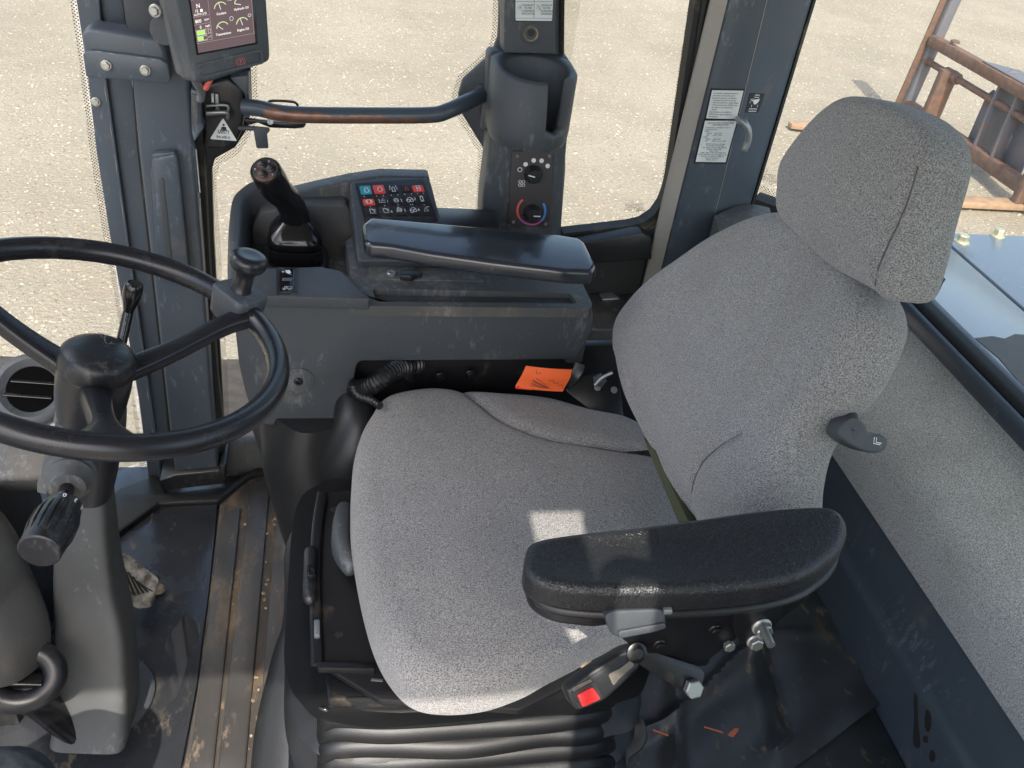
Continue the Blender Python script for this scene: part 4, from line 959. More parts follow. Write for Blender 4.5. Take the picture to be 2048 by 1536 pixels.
t = thing('rocker_switch', 'black rocker switch panel with white symbols on the console corner', 'switch', P(575, 568, z=.716))
rq = Quad(Hz(.7165), (553, 535), (594, 535), (595, 590), (553, 591))
slab('switch_frame', rq.F, rnd(rq.rect(0, 0, 1, 1), .004), .006, 'black_plastic', t, .0012, front=.001)
rk = slab('rocker', rq.F, rnd(rq.rect(.14, .08, .86, .92), .003), .006, 'black_gloss', t, .0012, front=.0022)
fills('horn_symbol', rq, [[(.42, .16), (.62, .14), (.72, .24), (.60, .30), (.45, .24)]], 'symbol_white', rk, .0026)
ribbon('symbols', rq, [[(.62, .29), (.72, .33)], arc(.32, .21, .04, .02, 0, 360), [(.28, .80), (.38, .80), (.42, .74), (.48, .74), (.48, .82), (.3, .82)], arc(.36, .84, .05, .025, 0, 360), arc(.62, .84, .05, .025, 0, 360), [(.52, .76), (.74, .76), (.74, .82), (.52, .82), (.52, .76)]], .0009, 'symbol_white', rk, .0026)
fills('lamp_window', rq, [[(.28, .44), (.74, .44), (.74, .54), (.28, .54)]], 'steel_grey', rk, .0026)
text('lettering', rq, [('0009', .33, .525, .07)], 'ink', rk, .0028)

t = thing('control_keypad', 'black keypad with teal, red and symbol keys above the console armrest', 'keypad', P(790, 400, z=.765))
KF = Fr(P(790, 400, z=.768), (1, .06, 0), (0, .93, .36))
kq = Quad(KF, (713, 368), (843, 360), (874, 446), (733, 446))
slab('pod', KF.shift(-.002), rnd(KF.pxs([(700, 362), (770, 352), (856, 354), (862, 362), (890, 470), (890, 520), (716, 520)]), .008), .05, 'plastic', t, .006, seg=3)
kp = slab('keypad_plate', KF, rnd(kq.rect(-.02, -.04, 1.03, 1.5), .005), .004, 'black_plastic', t, .001)
cols = [.11, .31, .515, .715, .90]; rows = [.18, .46, .72, .97, 1.2]
for r_, v in enumerate(rows):
    for c_, u in enumerate(cols):
        m_ = 'black_plastic'; du, dv = .083, .105
        if (r_, c_) == (0, 0): m_ = 'teal_key'
        elif (r_, c_) == (0, 1): m_ = 'red_key'; 
        elif (r_, c_) in ((1, 0), (0, 4)): m_ = 'red_key'; dv = .075
        vv = v + (.03 if m_ == 'red_key' and dv < .1 else 0)
        k = slab('key', KF, rnd(kq.rect(u-du, vv-dv, u+du, vv+dv), .0025), .004, m_, t, .0009, front=.0022 if m_ != 'black_plastic' else .0012)
        if m_ == 'teal_key': k['label'] = 'teal engine start key'
        elif m_ == 'red_key': k['label'] = ('large red engine stop key' if (r_, c_) == (0, 1) else 'small red parking brake key' if c_ == 0 else 'small red key in the top right corner')
S = []
S += [arc(.12, .21, .035, .045, 120, 420, 14), [(.10, .17), (.10, .14), (.14, .14), (.14, .17)]]
S += [arc(.32, .20, .035, .045, 120, 420, 14), [(.30, .16), (.30, .13), (.34, .13), (.34, .16)]]
S += [[(.49, .26), (.55, .26)], [(.50, .25), (.50, .18), (.52, .15), (.54, .18), (.54, .25)], [(.46, .16), (.48, .18)], [(.58, .16), (.56, .18)], [(.455, .21), (.475, .21)], [(.585, .21), (.565, .21)], [(.47, .12), (.485, .15)], [(.57, .12), (.555, .15)]]
S += [arc(.11, .49, .028, .045, 0, 360), arc(.11, .49, .045, .055, 120, 240), arc(.11, .49, .045, .055, -60, 60)]
S += [[(.875, .15), (.925, .15), (.925, .27), (.875, .27), (.875, .15)], [(.885, .24), (.9, .18), (.915, .24)]]
S += [[(.26, .44), (.26, .52), (.35, .52)], [(.28, .49), (.32, .43), (.345, .47), (.28, .49)]]
S += [arc(.51, .48, .033, .045, 0, 360), [(.49, .50), (.51, .45), (.53, .50)]]
S += [arc(.69, .50, .022, .03, 0, 360), arc(.74, .49, .022, .03, 0, 360), [(.66, .49), (.69, .44), (.73, .42), (.76, .46)]]
S += [arc(.905, .46, .03, .06, 60, 300), arc(.885, .46, .03, .06, -120, 120)]
S += [[(.09, .67), (.09, .78), (.17, .78)], [(.10, .68), (.17, .69), (.15, .75)], [(.11, .67), (.16, .75)]]
S += [[(.285, .66), (.285, .77), (.36, .77)], [(.30, .67), (.36, .69), (.34, .74)], [(.30, .66), (.36, .74)]]
S += [arc(.515, .71, .033, .045, 0, 360), arc(.515, .71, .015, .02, 0, 360), [(.47, .77), (.49, .67), (.51, .64)]]
S += [arc(.69, .75, .022, .03, 0, 360), arc(.74, .73, .022, .03, 0, 360), [(.66, .73), (.69, .68), (.73, .66), (.76, .71)]]
S += [[(.87, .75), (.90, .67), (.935, .75), (.87, .75)], [(.91, .66), (.96, .65)]]
ribbon('key_symbols', kq, S, .0010, 'symbol_white', kp, .0027)
ribbon('hazard_symbol', kq, [[(.69, .25), (.72, .16), (.75, .25), (.69, .25)]], .0011, 'red_symbol', kp, .0027)
text('key_numbers', kq, [(s, u, v, .06) for s, u, v in (('1', .365, .52), ('2', .57, .51), ('3', .775, .49), ('4', .375, .78), ('5', .575, .75), ('6', .78, .74))], 'symbol_white', kp, .0027)
fills('key_lamps', kq, [[(u-.006, v-.008), (u+.006, v-.008), (u+.006, v+.008), (u-.006, v+.008)] for u, v in ((.06, .36), (.24, .36), (.34, .36), (.46, .35), (.56, .35), (.665, .34), (.765, .34), (.86, .34), (.95, .34), (.11, .62), (.32, .60), (.515, .595), (.7, .59), (.73, .59), (.9, .6))], 'symbol_white', kp, .0027)

# --- armrest on the console
t = thing('console_armrest', 'glossy black slab armrest lying over the side console', 'armrest', (.2, 1.42, .7))
AF = Hz(.798)
top = [(724, 446), (740, 433), (795, 437), (1000, 456), (1110, 466), (1158, 474), (1170, 482), (1194, 530), (1186, 543), (1130, 541), (990, 524), (860, 505), (775, 490), (738, 487), (729, 480)]
slab('pad', AF, rnd(AF.pxs(top), .006), .026, 'armrest_gloss', t, .011, seg=4)
B = Hz(.773)
slab('lower_shell', B, rnd(B.pxs([(728, 468), (745, 448), (1150, 492), (1172, 500), (1194, 540), (1186, 552), (1130, 552), (990, 537), (860, 517), (780, 505), (742, 502)]), .006), .014, 'black_plastic', t, .006, seg=3)
boxw('support', (.12, 1.40, .69), (.30, 1.47, .75), 'black_plastic', t, .004)

# --- joystick
t = thing('joystick', 'glossy black control joystick with thumb buttons on the console', 'joystick', (-.05, 1.40, .655))
jc = P(592, 520, z=.665)
def SE(name, secs, m, exp=.45, par=None):
    return limb(name, [s[0] for s in secs], [(s[1], s[2]) for s in secs], m, par or t, seg=40, exp=exp, sm=1, nrm=(1, 0, 0))
J = lambda dz, dx=0, dy=0: (jc.x+dx, jc.y+dy, .665+dz)
SE('rubber_gaiter', [(J(-.012), .054, .054), (J(-.004), .056, .056), (J(0.0), .050, .050), (J(.006), .054, .054), (J(.010), .049, .049)], 'rubber')
SE('base', [(J(.006), .044, .046), (J(.010), .046, .048), (J(.036), .044, .046), (J(.038), .0435, .0455)], 'black_gloss', .42)
SE('collar', [(J(.0385), .042, .044), (J(.042), .045, .047), (J(.052), .0445, .0465), (J(.060), .041, .043), (J(.072), .032, .033), (J(.080), .022, .022), (J(.084), .019, .020), (J(.086), .0, .0)], 'black_gloss', .5)
hd = P(533, 345, y=1.372)
b0 = V(J(.078)); d_ = hd-b0
limb('handle', [b0, b0+d_*.18+V((.004, 0, .004)), b0+d_*.42+V((.004, 0, .004)), b0+d_*.66, b0+d_*.86, hd], [(.026, .026), (.022, .023), (.021, .022), (.0225, .024), (.024, .025), (.0235, .024)], 'black_gloss', t, seg=32, exp=.9)
hax = V((-.16, -.62, .77)).normalized()
jh = lathe('head', hd-hax*.006, hax, [(.018, -.012), (.0225, -.004), (.0245, .004), (.0245, .010), (.022, .0135), (0, .0145)], 'black_gloss', t, 40)
hf = hd+hax*.0088; hx = (V((1, 0, 0))-hax*hax.x).normalized(); hy = hax.cross(hx)
lathe('head_plate', hf-hax*.0, hax, [(.0205, -.002), (.0200, .0006), (0, .001)], 'bare_steel', jh, 32)
for a_, b_ in ((-.004, .009), (.009, .002), (-.003, -.008)):
    q_ = hf+hx*(a_*1.0)+hy*b_*1.0
    lathe('thumb_button', q_, hax, [(.0068, 0), (.0068, .003), (.0045, .004), (.0042, .007), (.003, .0078), (0, .0078)], 'black_plastic', jh, 20)
for a_, b_ in ((.006, .014), (.012, -.009), (-.015, .001)):
    lathe('head_screw', hf+hx*a_+hy*b_, hax, [(.0018, 0), (.0016, .0018), (0, .002)], 'steel_grey', jh, 10)

# --- under the console
t = thing('undercarriage_bracket', 'dirty black metal seat bracket in the gap below the console', 'bracket', (.3, 1.2, .3))
slabp('back_plate', Wy(1.262), [(700, 700), (1260, 690), (1290, 900), (1240, 940), (700, 900)], .02, 'black_metal', t, .003)
for a, b in ((818, 756), (880, 753), (940, 748)): bolt('bolt', P(a, b, y=1.241), (0, -1, 0), .008, t, 'black_metal')
slabp('hole_plate', Fr(P(1200, 790, y=1.19), (1, 0, .1), (0, .7, .7)), [(1130, 780), (1170, 750), (1235, 738), (1250, 850), (1180, 820)], .006, 'black_metal', t, .002)
for a, b in ((1195, 775), (1228, 780), (1232, 800), (1200, 800)): lathe('hole_rim', P(a, b, y=1.185), (0, -.7, .7), [(.006, 0), (.006, .001), (.004, .0012), (0, .0012)], 'steel_grey', t, 14)
limb('lever_arm', [P(1132, 770, y=1.17), P(1150, 752, y=1.16), P(1160, 728, y=1.17)], [(.010, .003)]*3, 'black_metal', t)
limb('cable', [P(1190, 770, y=1.15), P(1205, 755, y=1.15), P(1225, 745, y=1.15)], .003, 'steel_grey', t)
slabp('latch_head', Wy(1.15), rnd([(1188, 760), (1205, 752), (1215, 762), (1204, 776), (1190, 772)], 2), .01, 'plastic', t, .002)
t = thing('corrugated_hose', 'black corrugated hose curling out below the console', 'hose', P(760, 750, y=1.21))
limb('conduit', [P(704, 776, y=1.21), P(722, 778, y=1.20), P(748, 768, y=1.19), P(775, 748, y=1.20), P(800, 736, y=1.22), P(835, 728, y=1.25)], .0145, 'rubber_hose' if 'rubber_hose' in M else 'black_plastic', t, sm=22, ribs=lambda i: 1+.10*(1 if (i//2) % 2 else -1))
limb('thin_cable', [P(706, 772, y=1.17), P(716, 790, y=1.16), P(742, 800, y=1.15), P(760, 812, y=1.13)], .006, 'black_plastic', t, sm=14, ribs=lambda i: 1+.08*(1 if (i//2) % 2 else -1))
t = thing('orange_tag', 'bright orange fabric tether tag with black zigzag stitching', 'tag', P(1090, 760, y=1.165))
TF = Fr(P(1088, 758, y=1.165), (1, -.05, 0), (.0, .25, .97))
oq = Quad(TF, (1052, 732), (1147, 739), (1126, 784), (1031, 775))
def tagm():
    vs = []; fs = []; n = 12
    for s_ in (0, 1):
        for j in range(n+1):
            for i in range(n+1):
                u, v = i/n, j/n; q = oq(u, v); vs.append(TF.w(q[0], q[1], .004*math.sin(u*3.1)+.002*math.sin(v*5)-.0015*s_))
    N1 = (n+1)**2
    for s_ in (0, 1):
        for j in range(n):
            for i in range(n):
                b = s_*N1+j*(n+1)+i; fs.append([b, b+1, b+n+2, b+n+1])
    mesh('webbing', vs, fs, 'orange_fabric', t)
tagm()
ribbon('stitching', oq, [[(.22+.055*i, .10+.045*i+(.12 if i % 2 else 0)) for i in range(14)], [(.3, .45), (.72, .88), (.25, .80), (.25, .55), (.65, .85)], [(.28, .62), (.6, .84)], [(.26, .70), (.55, .86)]], .0009, 'ink', t, .0055)
slab('red_insert', TF, [oq(.02, .93), oq(.35, .93), oq(.35, 1.06), oq(.02, 1.06)], .002, 'red_plastic', t, 0, front=-.001)

t = thing('rubber_boot', 'dark folded rubber boot bulging out under the console', 'boot', (-.02, 1.25, 0))
def boot():
    vs = []; N = 48; K = 16
    for j in range(K):
        f = j/(K-1); z = .47-.455*f
        c = V((-.005+.045*f*f, 1.30-.01*f, z))
        for k in range(N):
            a = 2*math.pi*k/N; rx = .118-.040*f*f+.010*math.sin(f*7); ry = .11+.035*math.sin(f*3.1)
            w = 1+.05*math.sin(3*a+f*4)+.035*math.sin(9*a-f*12)*f+.12*noise.noise(V((math.cos(a)*2, math.sin(a)*2, f*4)))
            vs.append(c+V((rx*math.cos(a)*w, ry*math.sin(a)*w, 0)))
    fs = [[j*N+k, j*N+(k+1) % N, (j+1)*N+(k+1) % N, (j+1)*N+k] for j in range(K-1) for k in range(N)]
    fs += [list(range(N)), list(range((K-1)*N, K*N))]
    mesh('gaiter', vs, fs, 'boot_rubber' if 'boot_rubber' in M else 'rubber', t)
boot()
limb('boot_fold', [P(705, 790, y=1.24), P(712, 850, y=1.20), P(700, 905, y=1.19), P(672, 950, y=1.2)], [(.03, .03), (.05, .04), (.06, .05), (.05, .04)], 'rubber', t)

# ================================================================== FLOOR COVERINGS
t = thing('floor_mat', 'worn black ribbed rubber mat caked with dried mud beside the seat', 'floor mat', (-.1, 1.1, 0))
MZ = Hz(.006)
slabp('mat_base', MZ, [(441, 998), (497, 958), (520, 952), (600, 955), (598, 1100), (588, 1300), (578, 1800), (320, 1800), (395, 1380), (420, 1180)], .010, 'mat_dirt', t, .002)
R = Hz(.013)
for c4 in (((446, 1012), (481, 1014), (420, 1560), (372, 1560)), ((503, 962), (540, 962), (487, 1560), (432, 1560)), ((559, 960), (594, 962), (574, 1560), (514, 1560))):
    (a0, a1, a2, a3) = c4
    slab('rib', R, rnd(R.pxs([a0, a1, (a2[0]-10, 1700), (a3[0]-16, 1700)]), .005), .012, 'mat_rib', t, .003)
for k in range(46):
    u = random.random()**1.0; yy = 965+560*random.random()
    xc = 550-(yy-960)*.105+random.gauss(0, 6) if random.random() < .6 else 600-(yy-960)*.04 if random.random() < .5 else 495-(yy-960)*.12+random.gauss(0, 5)
    p = P(xc, yy, z=.008); s = random.uniform(.0015, .0045)
    if k < 30: lathe('mud_crumb', p, (random.uniform(-.4, .4), random.uniform(-.4, .4), 1), [(s*.7, -s*.4), (s, 0), (s*.7, s*.5), (0, s*.6)], 'crumb', t, 7)
t = thing('wet_mat', 'smooth wet black floor mat under the steering column', 'floor mat', (-.3, 1.1, 0))
slabp('mat_sheet', Hz(.007), [(228, 1062), (318, 1002), (436, 998), (418, 1180), (392, 1380), (310, 1800), (-300, 1800), (-200, 1100)], .010, 'mat_wet', t, .002)
pud = [(345, 1262), (362, 1240), (372, 1225), (384, 1238), (398, 1245), (402, 1262), (392, 1285), (384, 1300), (376, 1318), (370, 1345), (352, 1395), (338, 1400), (318, 1398), (330, 1370), (345, 1348), (352, 1330), (338, 1312), (330, 1290)]
slab('puddle', Hz(.0085), [(p[0], p[1]) for p in crom([(*q, 0) for q in Hz(.0085).pxs(pud)], 4)], .001, 'water', t, 0)
t = thing('floor_lip', 'raised black rubber lip where the floor mat meets the door sill', 'trim', (-.2, 1.4, 0))
slabp('lip', Hz(.020), [(228, 985), (236, 975), (312, 948), (322, 962), (330, 985), (450, 970), (520, 930), (560, 936), (500, 950), (438, 1000), (318, 1005), (228, 1072), (200, 1090), (190, 1000)], .022, 'rubber', t, .005)
t = thing('rear_floor_sheet', 'creased black rubber sheet with tan dirt behind the belt buckle', 'floor mat', (.75, .9, 0))
def sheet():
    F = Hz(.115)
    q = Quad(F, (1180, 1262), (1655, 1150), (1772, 1402), (1150, 1850)); n = 60; vs = []; fs = []
    for s_ in (0, 1):
        for j in range(n+1):
            for i in range(n+1):
                u, v = i/n, j/n; a = q(u, v)
                z = .0+.018*math.exp(-((u-.35+.1*v)/.03)**2)+.03*math.exp(-((v-.42-.1*math.sin(u*7))/.035)**2)*(1-u)+.012*noise.noise(V((u*5, v*5, 1)))+.02*math.exp(-((u-.62)/.02)**2)*(v < .9)
                z += .05*max(0, .12-u)*4
                vs.append((a[0], a[1], .118+z-.004*s_))
    N1 = (n+1)**2
    for s_ in (0, 1):
        for j in range(n):
            for i in range(n):
                b = s_*N1+j*(n+1)+i; fs.append([b, b+1, b+n+2, b+n+1])
    mesh('rubber_sheet', vs, fs, 'floor_rubber', t, fix=True)
sheet()
rs = boxw('step', (.48, -.05, -.01), (.976, 1.22, .105), 'floor_rubber', None, .008); tag(rs, kind='structure')
limb('torn_edge', [P(1205, 1430, z=.17), P(1240, 1432, z=.18), P(1262, 1445, z=.19), P(1268, 1475, z=.18), P(1240, 1500, z=.17), P(1230, 1530, z=.16)], [(.004, .02)]*6, 'rubber', t)
for a in (((1470, 1455), (1460, 1468)), ((1408, 1452), (1440, 1460)), ((1305, 1458), (1330, 1466))):
    slab('orange_scrap', Hz(.150), rnd(Hz(.150).pxs([(a[0][0], a[0][1]), (a[0][0]+9, a[0][1]+3), (a[1][0]+8, a[1][1]+4), (a[1][0]-4, a[1][1])]), .002), .004, 'orange_wire', t, .001)

t = thing('brake_pedal', 'muddy ribbed brake pedal beside the foot of the steering column', 'pedal', P(285, 1160, z=.02))
BF = Fr(P(285, 1165, z=.075), (.92, -.3, -.1), (.05, .80, .45))
pp = slab('pedal_pad', BF, rnd(BF.pxs([(225, 1100), (262, 1112), (318, 1158), (300, 1212), (272, 1216), (225, 1180)]), .006), .012, 'cream_dirt', t, .003)
for k in range(6):
    a = (236+k*9, 1150+k*9-24); b = (252+k*9+6, 1196-k*2-3)
    slab('tread_rib', BF, BF.pxs([(a[0], a[1]), (a[0]+5, a[1]), (b[0]+5, b[1]), (b[0], b[1])]), .004, 'rubber', pp, .001, front=.003)
limb('pedal_arm', [P(285, 1180, z=.06), P(300, 1170, z=.02), P(312, 1160, z=.0)], .010, 'rubber', t)
lathe('pedal_pivot', P(318, 1180, z=.012), (0, 0, 1), [(.012, 0), (.011, .006), (.006, .009), (0, .009)], 'crumb', t, 16)
# ================================================================== OPERATOR SEAT
seat = t = thing('operator_seat', 'grey woven fabric operator seat with headrest and one black armrest', 'seat', (.25, .88, 0))
CF = Fr((.25, .88, .555), (1, 0, -.03), (0, 1, 0))
cush = [(742, 806), (772, 772), (850, 757), (930, 761), (1000, 767), (1100, 776), (1180, 798), (1270, 820), (1355, 885), (1418, 990), (1435, 1100), (1360, 1190), (1240, 1236), (1170, 1272), (1110, 1302), (1060, 1328), (985, 1352), (900, 1358), (835, 1345), (790, 1305), (756, 1245), (731, 1165), (713, 1075), (705, 1000), (708, 900), (722, 843)]
def polyd(p, line):
    best = 9
    for a, b in zip(line, line[1:]):
        ab = b-a; k = max(0, min(1, (p-a).dot(ab)/ab.length_squared)); best = min(best, (p-a-ab*k).length)
    return best
seamA = [V(CF.px(*q)) for q in crom([(q[0], q[1], 0) for q in [(905, 752), (930, 775), (962, 805), (1000, 842), (1060, 872), (1120, 888), (1200, 898), (1300, 905)]], 4, False) for q in [(q.x, q.y)]]
seamB = [V(CF.px(*q)) for q in crom([(q[0], q[1], 0) for q in [(985, 1365), (985, 1340), (1030, 1312), (1075, 1280), (1130, 1258), (1230, 1238), (1330, 1214)]], 4, False) for q in [(q.x, q.y)]]
def cz(x, y):
    p = V((x, y)); z = 0
    z -= .006*math.exp(-(polyd(p, seamA)/.005)**2) + .005*math.exp(-(polyd(p, seamA)/.016)**2)
    z -= .004*math.exp(-(polyd(p, seamB)/.006)**2) + .004*math.exp(-(polyd(p, seamB)/.016)**2)
    z += -.010*math.exp(-((x-.02)**2+(y)**2)/.02)
    z -= .06*max(0, -(x+.15))**1.0*.6       # waterfall front edge
    z += .002*noise.noise(V((x*12, y*12, 0)))
    return z
cush_o = pillow('seat_cushion', CF, CF.pxs(cush), 'seat_fabric', t, h=.085, r=.042, rb=.02, bulge=.022, zmod=cz, n=12, rings=70)
BO = V((.470, .9, .575)); BU = V((.27, 0, 1)).normalized()
BFm = Fr(BO, (0, -1, 0), BU)
back = [(1233, 750), (1231, 690), (1248, 628), (1300, 556), (1360, 500), (1430, 448), (1495, 418), (1550, 413), (1610, 436), (1660, 492), (1705, 560), (1722, 610), (1715, 665), (1668, 765), (1612, 830), (1572, 890), (1555, 960), (1550, 1030), (1530, 1085), (1480, 1108), (1415, 1085), (1370, 1040), (1325, 975), (1278, 885), (1245, 815)]
bp = BFm.pxs(back); bx0 = min(p[0] for p in bp); bx1 = max(p[0] for p in bp); bm_ = (bx0+bx1)/2; bw = (bx1-bx0)/2
seamC = [V(BFm.px(*q)) for q in [(1268, 770), (1278, 820), (1320, 900), (1360, 965), (1378, 1030)]]
seamD = [V(BFm.px(*q)) for q in [(1385, 1055), (1390, 1000), (1420, 940), (1460, 900), (1500, 870)]]
def bz(x, y):
    u = (x-bm_)/bw; p = V((x, y))
    z = .020*max(0, abs(u)-.35)**1.5/.5 - .010*math.exp(-((y-.30)/.12)**2)*0
    z += .018*math.exp(-((y-.13)/.10)**2)*(1-u*u*.5)        # lumbar
    z -= .008*math.exp(-(polyd(p, seamC)/.006)**2)+.007*math.exp(-(polyd(p, seamD)/.006)**2)
    z -= .006*math.exp(-((y-.065)/.012)**2)*(abs(u) < .8)*.6
    z += .002*noise.noise(V((x*11, y*11, 5)))
    return z
back_o = pillow('backrest', BFm, bp, 'seat_fabric', t, h=.085, r=.036, rb=.03, bulge=.012, zmod=bz, n=12, rings=60)
HO = V((.575, .88, 1.02)); HF = Fr(HO, (.04, -1, 0), (.10, 0, 1))
head = [(x_-24+22*max(0, min(1, (y_-440)/100))*(x_ > 1700), y_+10-24*max(0, min(1, (420-y_)/160))+8*(y_ > 540)) for x_, y_ in [(1567, 372), (1577, 322), (1625, 262), (1680, 212), (1725, 203), (1790, 220), (1842, 250), (1868, 288), (1868, 338), (1842, 425), (1806, 512), (1778, 572), (1755, 580), (1730, 560), (1668, 520), (1605, 460), (1568, 418)]]
hp_ = HF.pxs(head)
seamH = [V(HF.px(*q)) for q in [(1828, 332), (1806, 410), (1774, 490), (1744, 570)]]
def hz_(x, y): return -.005*math.exp(-(polyd(V((x, y)), seamH)/.004)**2)+.002*noise.noise(V((x*14, y*14, 9)))
head_o = pillow('headrest', HF, hp_, 'seat_fabric', t, h=.078, r=.017, rb=.03, bulge=.014, zmod=hz_, n=12, rings=44)
slabp('base_gap_pad', Fr((.455, .9, .55), (0, -1, 0), (.3, 0, 1)), [(1283, 872), (1308, 900), (1376, 1042), (1354, 1046)], .02, 'cushion_base', t, .004)
from mathutils.bvhtree import BVHTree
def seam(o, F, pts, r=.0011):
    me = o.data; off = OFF[o]
    bv = BVHTree.FromPolygons([v.co+off for v in me.vertices], [tuple(p.vertices) for p in me.polygons])
    path = []
    fine = crom([(p[0], p[1], 0) for p in pts], 4, False)
    for q in fine:
        hit = bv.ray_cast(F.w(q.x, q.y, .3), -F.n)
        if hit[0] is not None: path.append(hit[0]+F.n*.0001)
    if len(path) > 3: limb('seam', path, r, 'seam_thread', o, seg=6, sm=1)
seam(cush_o, CF, [tuple(p) for p in seamA][::4], .0010)
seam(back_o, BFm, [tuple(p) for p in seamD], .0007)
seam(head_o, HF, [tuple(p) for p in seamH], .0011)
boxw('back_frame', (.46, .70, .44), (.52, 1.10, .545), 'black_metal', t, .006)
# left armrest
arm = [(1052, 1098), (1072, 1076), (1150, 1062), (1280, 1048), (1400, 1032), (1500, 1018), (1600, 1009), (1660, 1010), (1690, 1030), (1697, 1062), (1676, 1102), (1620, 1142), (1550, 1163), (1440, 1176), (1300, 1182), (1180, 1180), (1095, 1168), (1052, 1142)]
ArF = Fr((.37, .6, .80), (1, 0, .05), (0, 1, 0))
ap = ArF.pxs(arm)
ac = sum((V(p) for p in ap), V((0, 0)))/len(ap)
pillow('armrest_pad', ArF, ap, 'vinyl', t, h=.034, r=.010, rb=.006, bulge=-.005, n=8, rings=20)
A2 = ArF.shift(-.035)
low = [(a*.97+ac.x*.03+.004, b*.94+ac.y*.06-.004) for a, b in ap]
slab('armrest_shell', A2, [(q.x, q.y) for q in crom([(*p, 0) for p in low], 4)], .012, 'black_plastic', t, .006, seg=3)
# deep front nose of shell
NZ = Hz(.752)
slab('armrest_nose', NZ, rnd(NZ.pxs([(1042, 1130), (1100, 1110), (1250, 1110), (1262, 1190), (1240, 1222), (1200, 1232), (1110, 1222), (1062, 1196)]), .012), .022, 'black_plastic', t, .008, seg=3)
slabp('arm_plate', Wy(.560), rnd([(1215, 1216), (1400, 1208), (1620, 1194), (1580, 1225), (1530, 1262), (1470, 1278), (1405, 1330), (1330, 1318), (1262, 1292), (1225, 1260)], 6), .012, 'black_metal', t, .003)
slabp('pivot_plate', Wy(.548), rnd([(1470, 1215), (1570, 1205), (1560, 1240), (1535, 1275), (1480, 1290), (1468, 1262)], 6), .014, 'black_metal', t, .003)
kf = Fr(P(1268, 1245, y=.535), (1, 0, .18), (-.1, .45, 1))
slab('adjuster_knob', kf, rnd(kf.pxs([(1209, 1232), (1225, 1222), (1330, 1218), (1333, 1255), (1318, 1264), (1245, 1278), (1222, 1270)]), .008), .028, 'plastic', t, .005, seg=3)
akn = None
slab('knob_grip', kf, rnd(kf.pxs([(1235, 1260), (1330, 1243), (1331, 1255), (1245, 1274), (1235, 1272)]), .003), .006, 'plastic', t, .0015, front=.003)
for a, b, r_ in ((1523, 1253, .0110), (1509, 1282, .0090), (1456, 1288, .0075)):
    bolt('bolt', P(a, b, y=.547 if a > 1460 else .559), (0, -1, .15), r_, t, washer=a > 1460, hexr=.75, hh=.8)
p = P(1526, 1256, y=.540); limb('stud', [p, p+V((0, -.022, .0))], .0045, 'zinc', t, sm=1)
for a, b in ((1319, 1288), (1430, 1258)): bolt('bolt', P(a, b, y=.559), (0, -1, 0), .007, t, 'black_metal')
limb('release_pin', [P(1325, 1222, y=.54), P(1342, 1220, y=.54)], .004, 'steel_grey', t, sm=1)
# recline handle on the back's outer side
RHF = Fr(P(1730, 880, y=.71), (1, .1, 0), (0, .55, .83))
rh = slab('recline_handle', RHF, [(q.x, q.y) for q in crom([(*p, 0) for p in RHF.pxs([(1678, 862), (1690, 842), (1712, 836), (1730, 848), (1742, 868), (1762, 868), (1776, 878), (1774, 896), (1758, 906), (1732, 904), (1704, 892), (1684, 878)])], 4)], .026, 'plastic', t, .006, seg=3)
limb('handle_stem', [P(1694, 826, y=.75), P(1700, 846, y=.735), P(1704, 858, y=.715)], [(.013, .010)]*3, 'plastic', t)
q = Quad(RHF, (1746, 872), (1768, 876), (1766, 892), (1744, 888)); ribbon('recline_symbol', q, [[(.1, .1), (.1, .9), (.7, .9)], [(.3, .1), (.3, .7), (.8, .7)]], .001, 'symbol_white', rh, .0008)
screw('screw', RHF.w(*RHF.px(1708, 856)), RHF.n, .004, t)

# seat suspension
t = thing('seat_suspension', 'black steel seat suspension with pleated rubber bellows under the cushion', 'suspension', (.2, .9, 0))
PLF = Hz(.44)
slabp('top_plate', PLF, [(648, 986), (720, 978), (1330, 978), (1330, 1270), (1040, 1420), (760, 1400), (655, 1335), (632, 1328), (622, 1190), (636, 1060)], .012, 'black_metal', t, .003)
limb('plate_flange', [P(645, 985, z=.445), P(634, 1060, z=.445), P(630, 1180, z=.445), P(634, 1330, z=.445)], [(.003, .008)]*4, 'black_metal', t)
slabp('plate_lip', Hz(.452), [(634, 1322), (750, 1326), (750, 1338), (636, 1336)], .012, 'black_metal', t, .002)
for a, b in ((678, 1270), (668, 1020)): lathe('plate_hole', P(a, b, z=.4405), (0, 0, 1), [(.0055, 0), (.0055, .0008), (0, .0008)], 'ink', t, 18)
limb('front_latch', [P(622, 1105, z=.45), P(620, 1165, z=.45), P(620, 1195, z=.45)], [(.010, .010)]*3, 'black_plastic', t, round_ends=True, sm=2)
slabp('latch_clip', Hz(.468), [(614, 1128), (632, 1128), (632, 1150), (614, 1150)], .02, 'black_gloss', t, .003)
slabp('white_stop', Hz(.455), [(628, 1238), (640, 1238), (640, 1270), (628, 1270)], .01, 'steel_grey', t, .002)
limb('height_handle', [P(688, 1025, z=.47), P(683, 1060, z=.475), P(684, 1100, z=.475), P(700, 1135, z=.47)], [(.018, .012), (.023, .014), (.023, .014), (.016, .010)], 'plastic', t, exp=.8, round_ends=True)
q = Quad(Hz(.4905), (684, 1052), (706, 1056), (706, 1074), (684, 1070)); ribbon('seat_symbol', q, [[(.1, .8), (.1, .2), (.5, .1), (.55, .35), (.35, .4), (.35, .8)]], .0012, 'symbol_white', t, .001)
slabp('front_apron', Hz(.425), [(650, 1338), (780, 1342), (980, 1385), (1140, 1370), (1140, 1385), (900, 1398), (655, 1400)], .02, 'black_metal', t, .004)
limb('hinge_pin', [P(742, 1364, z=.435), P(765, 1366, z=.435)], .0055, 'steel_grey', t, sm=1)
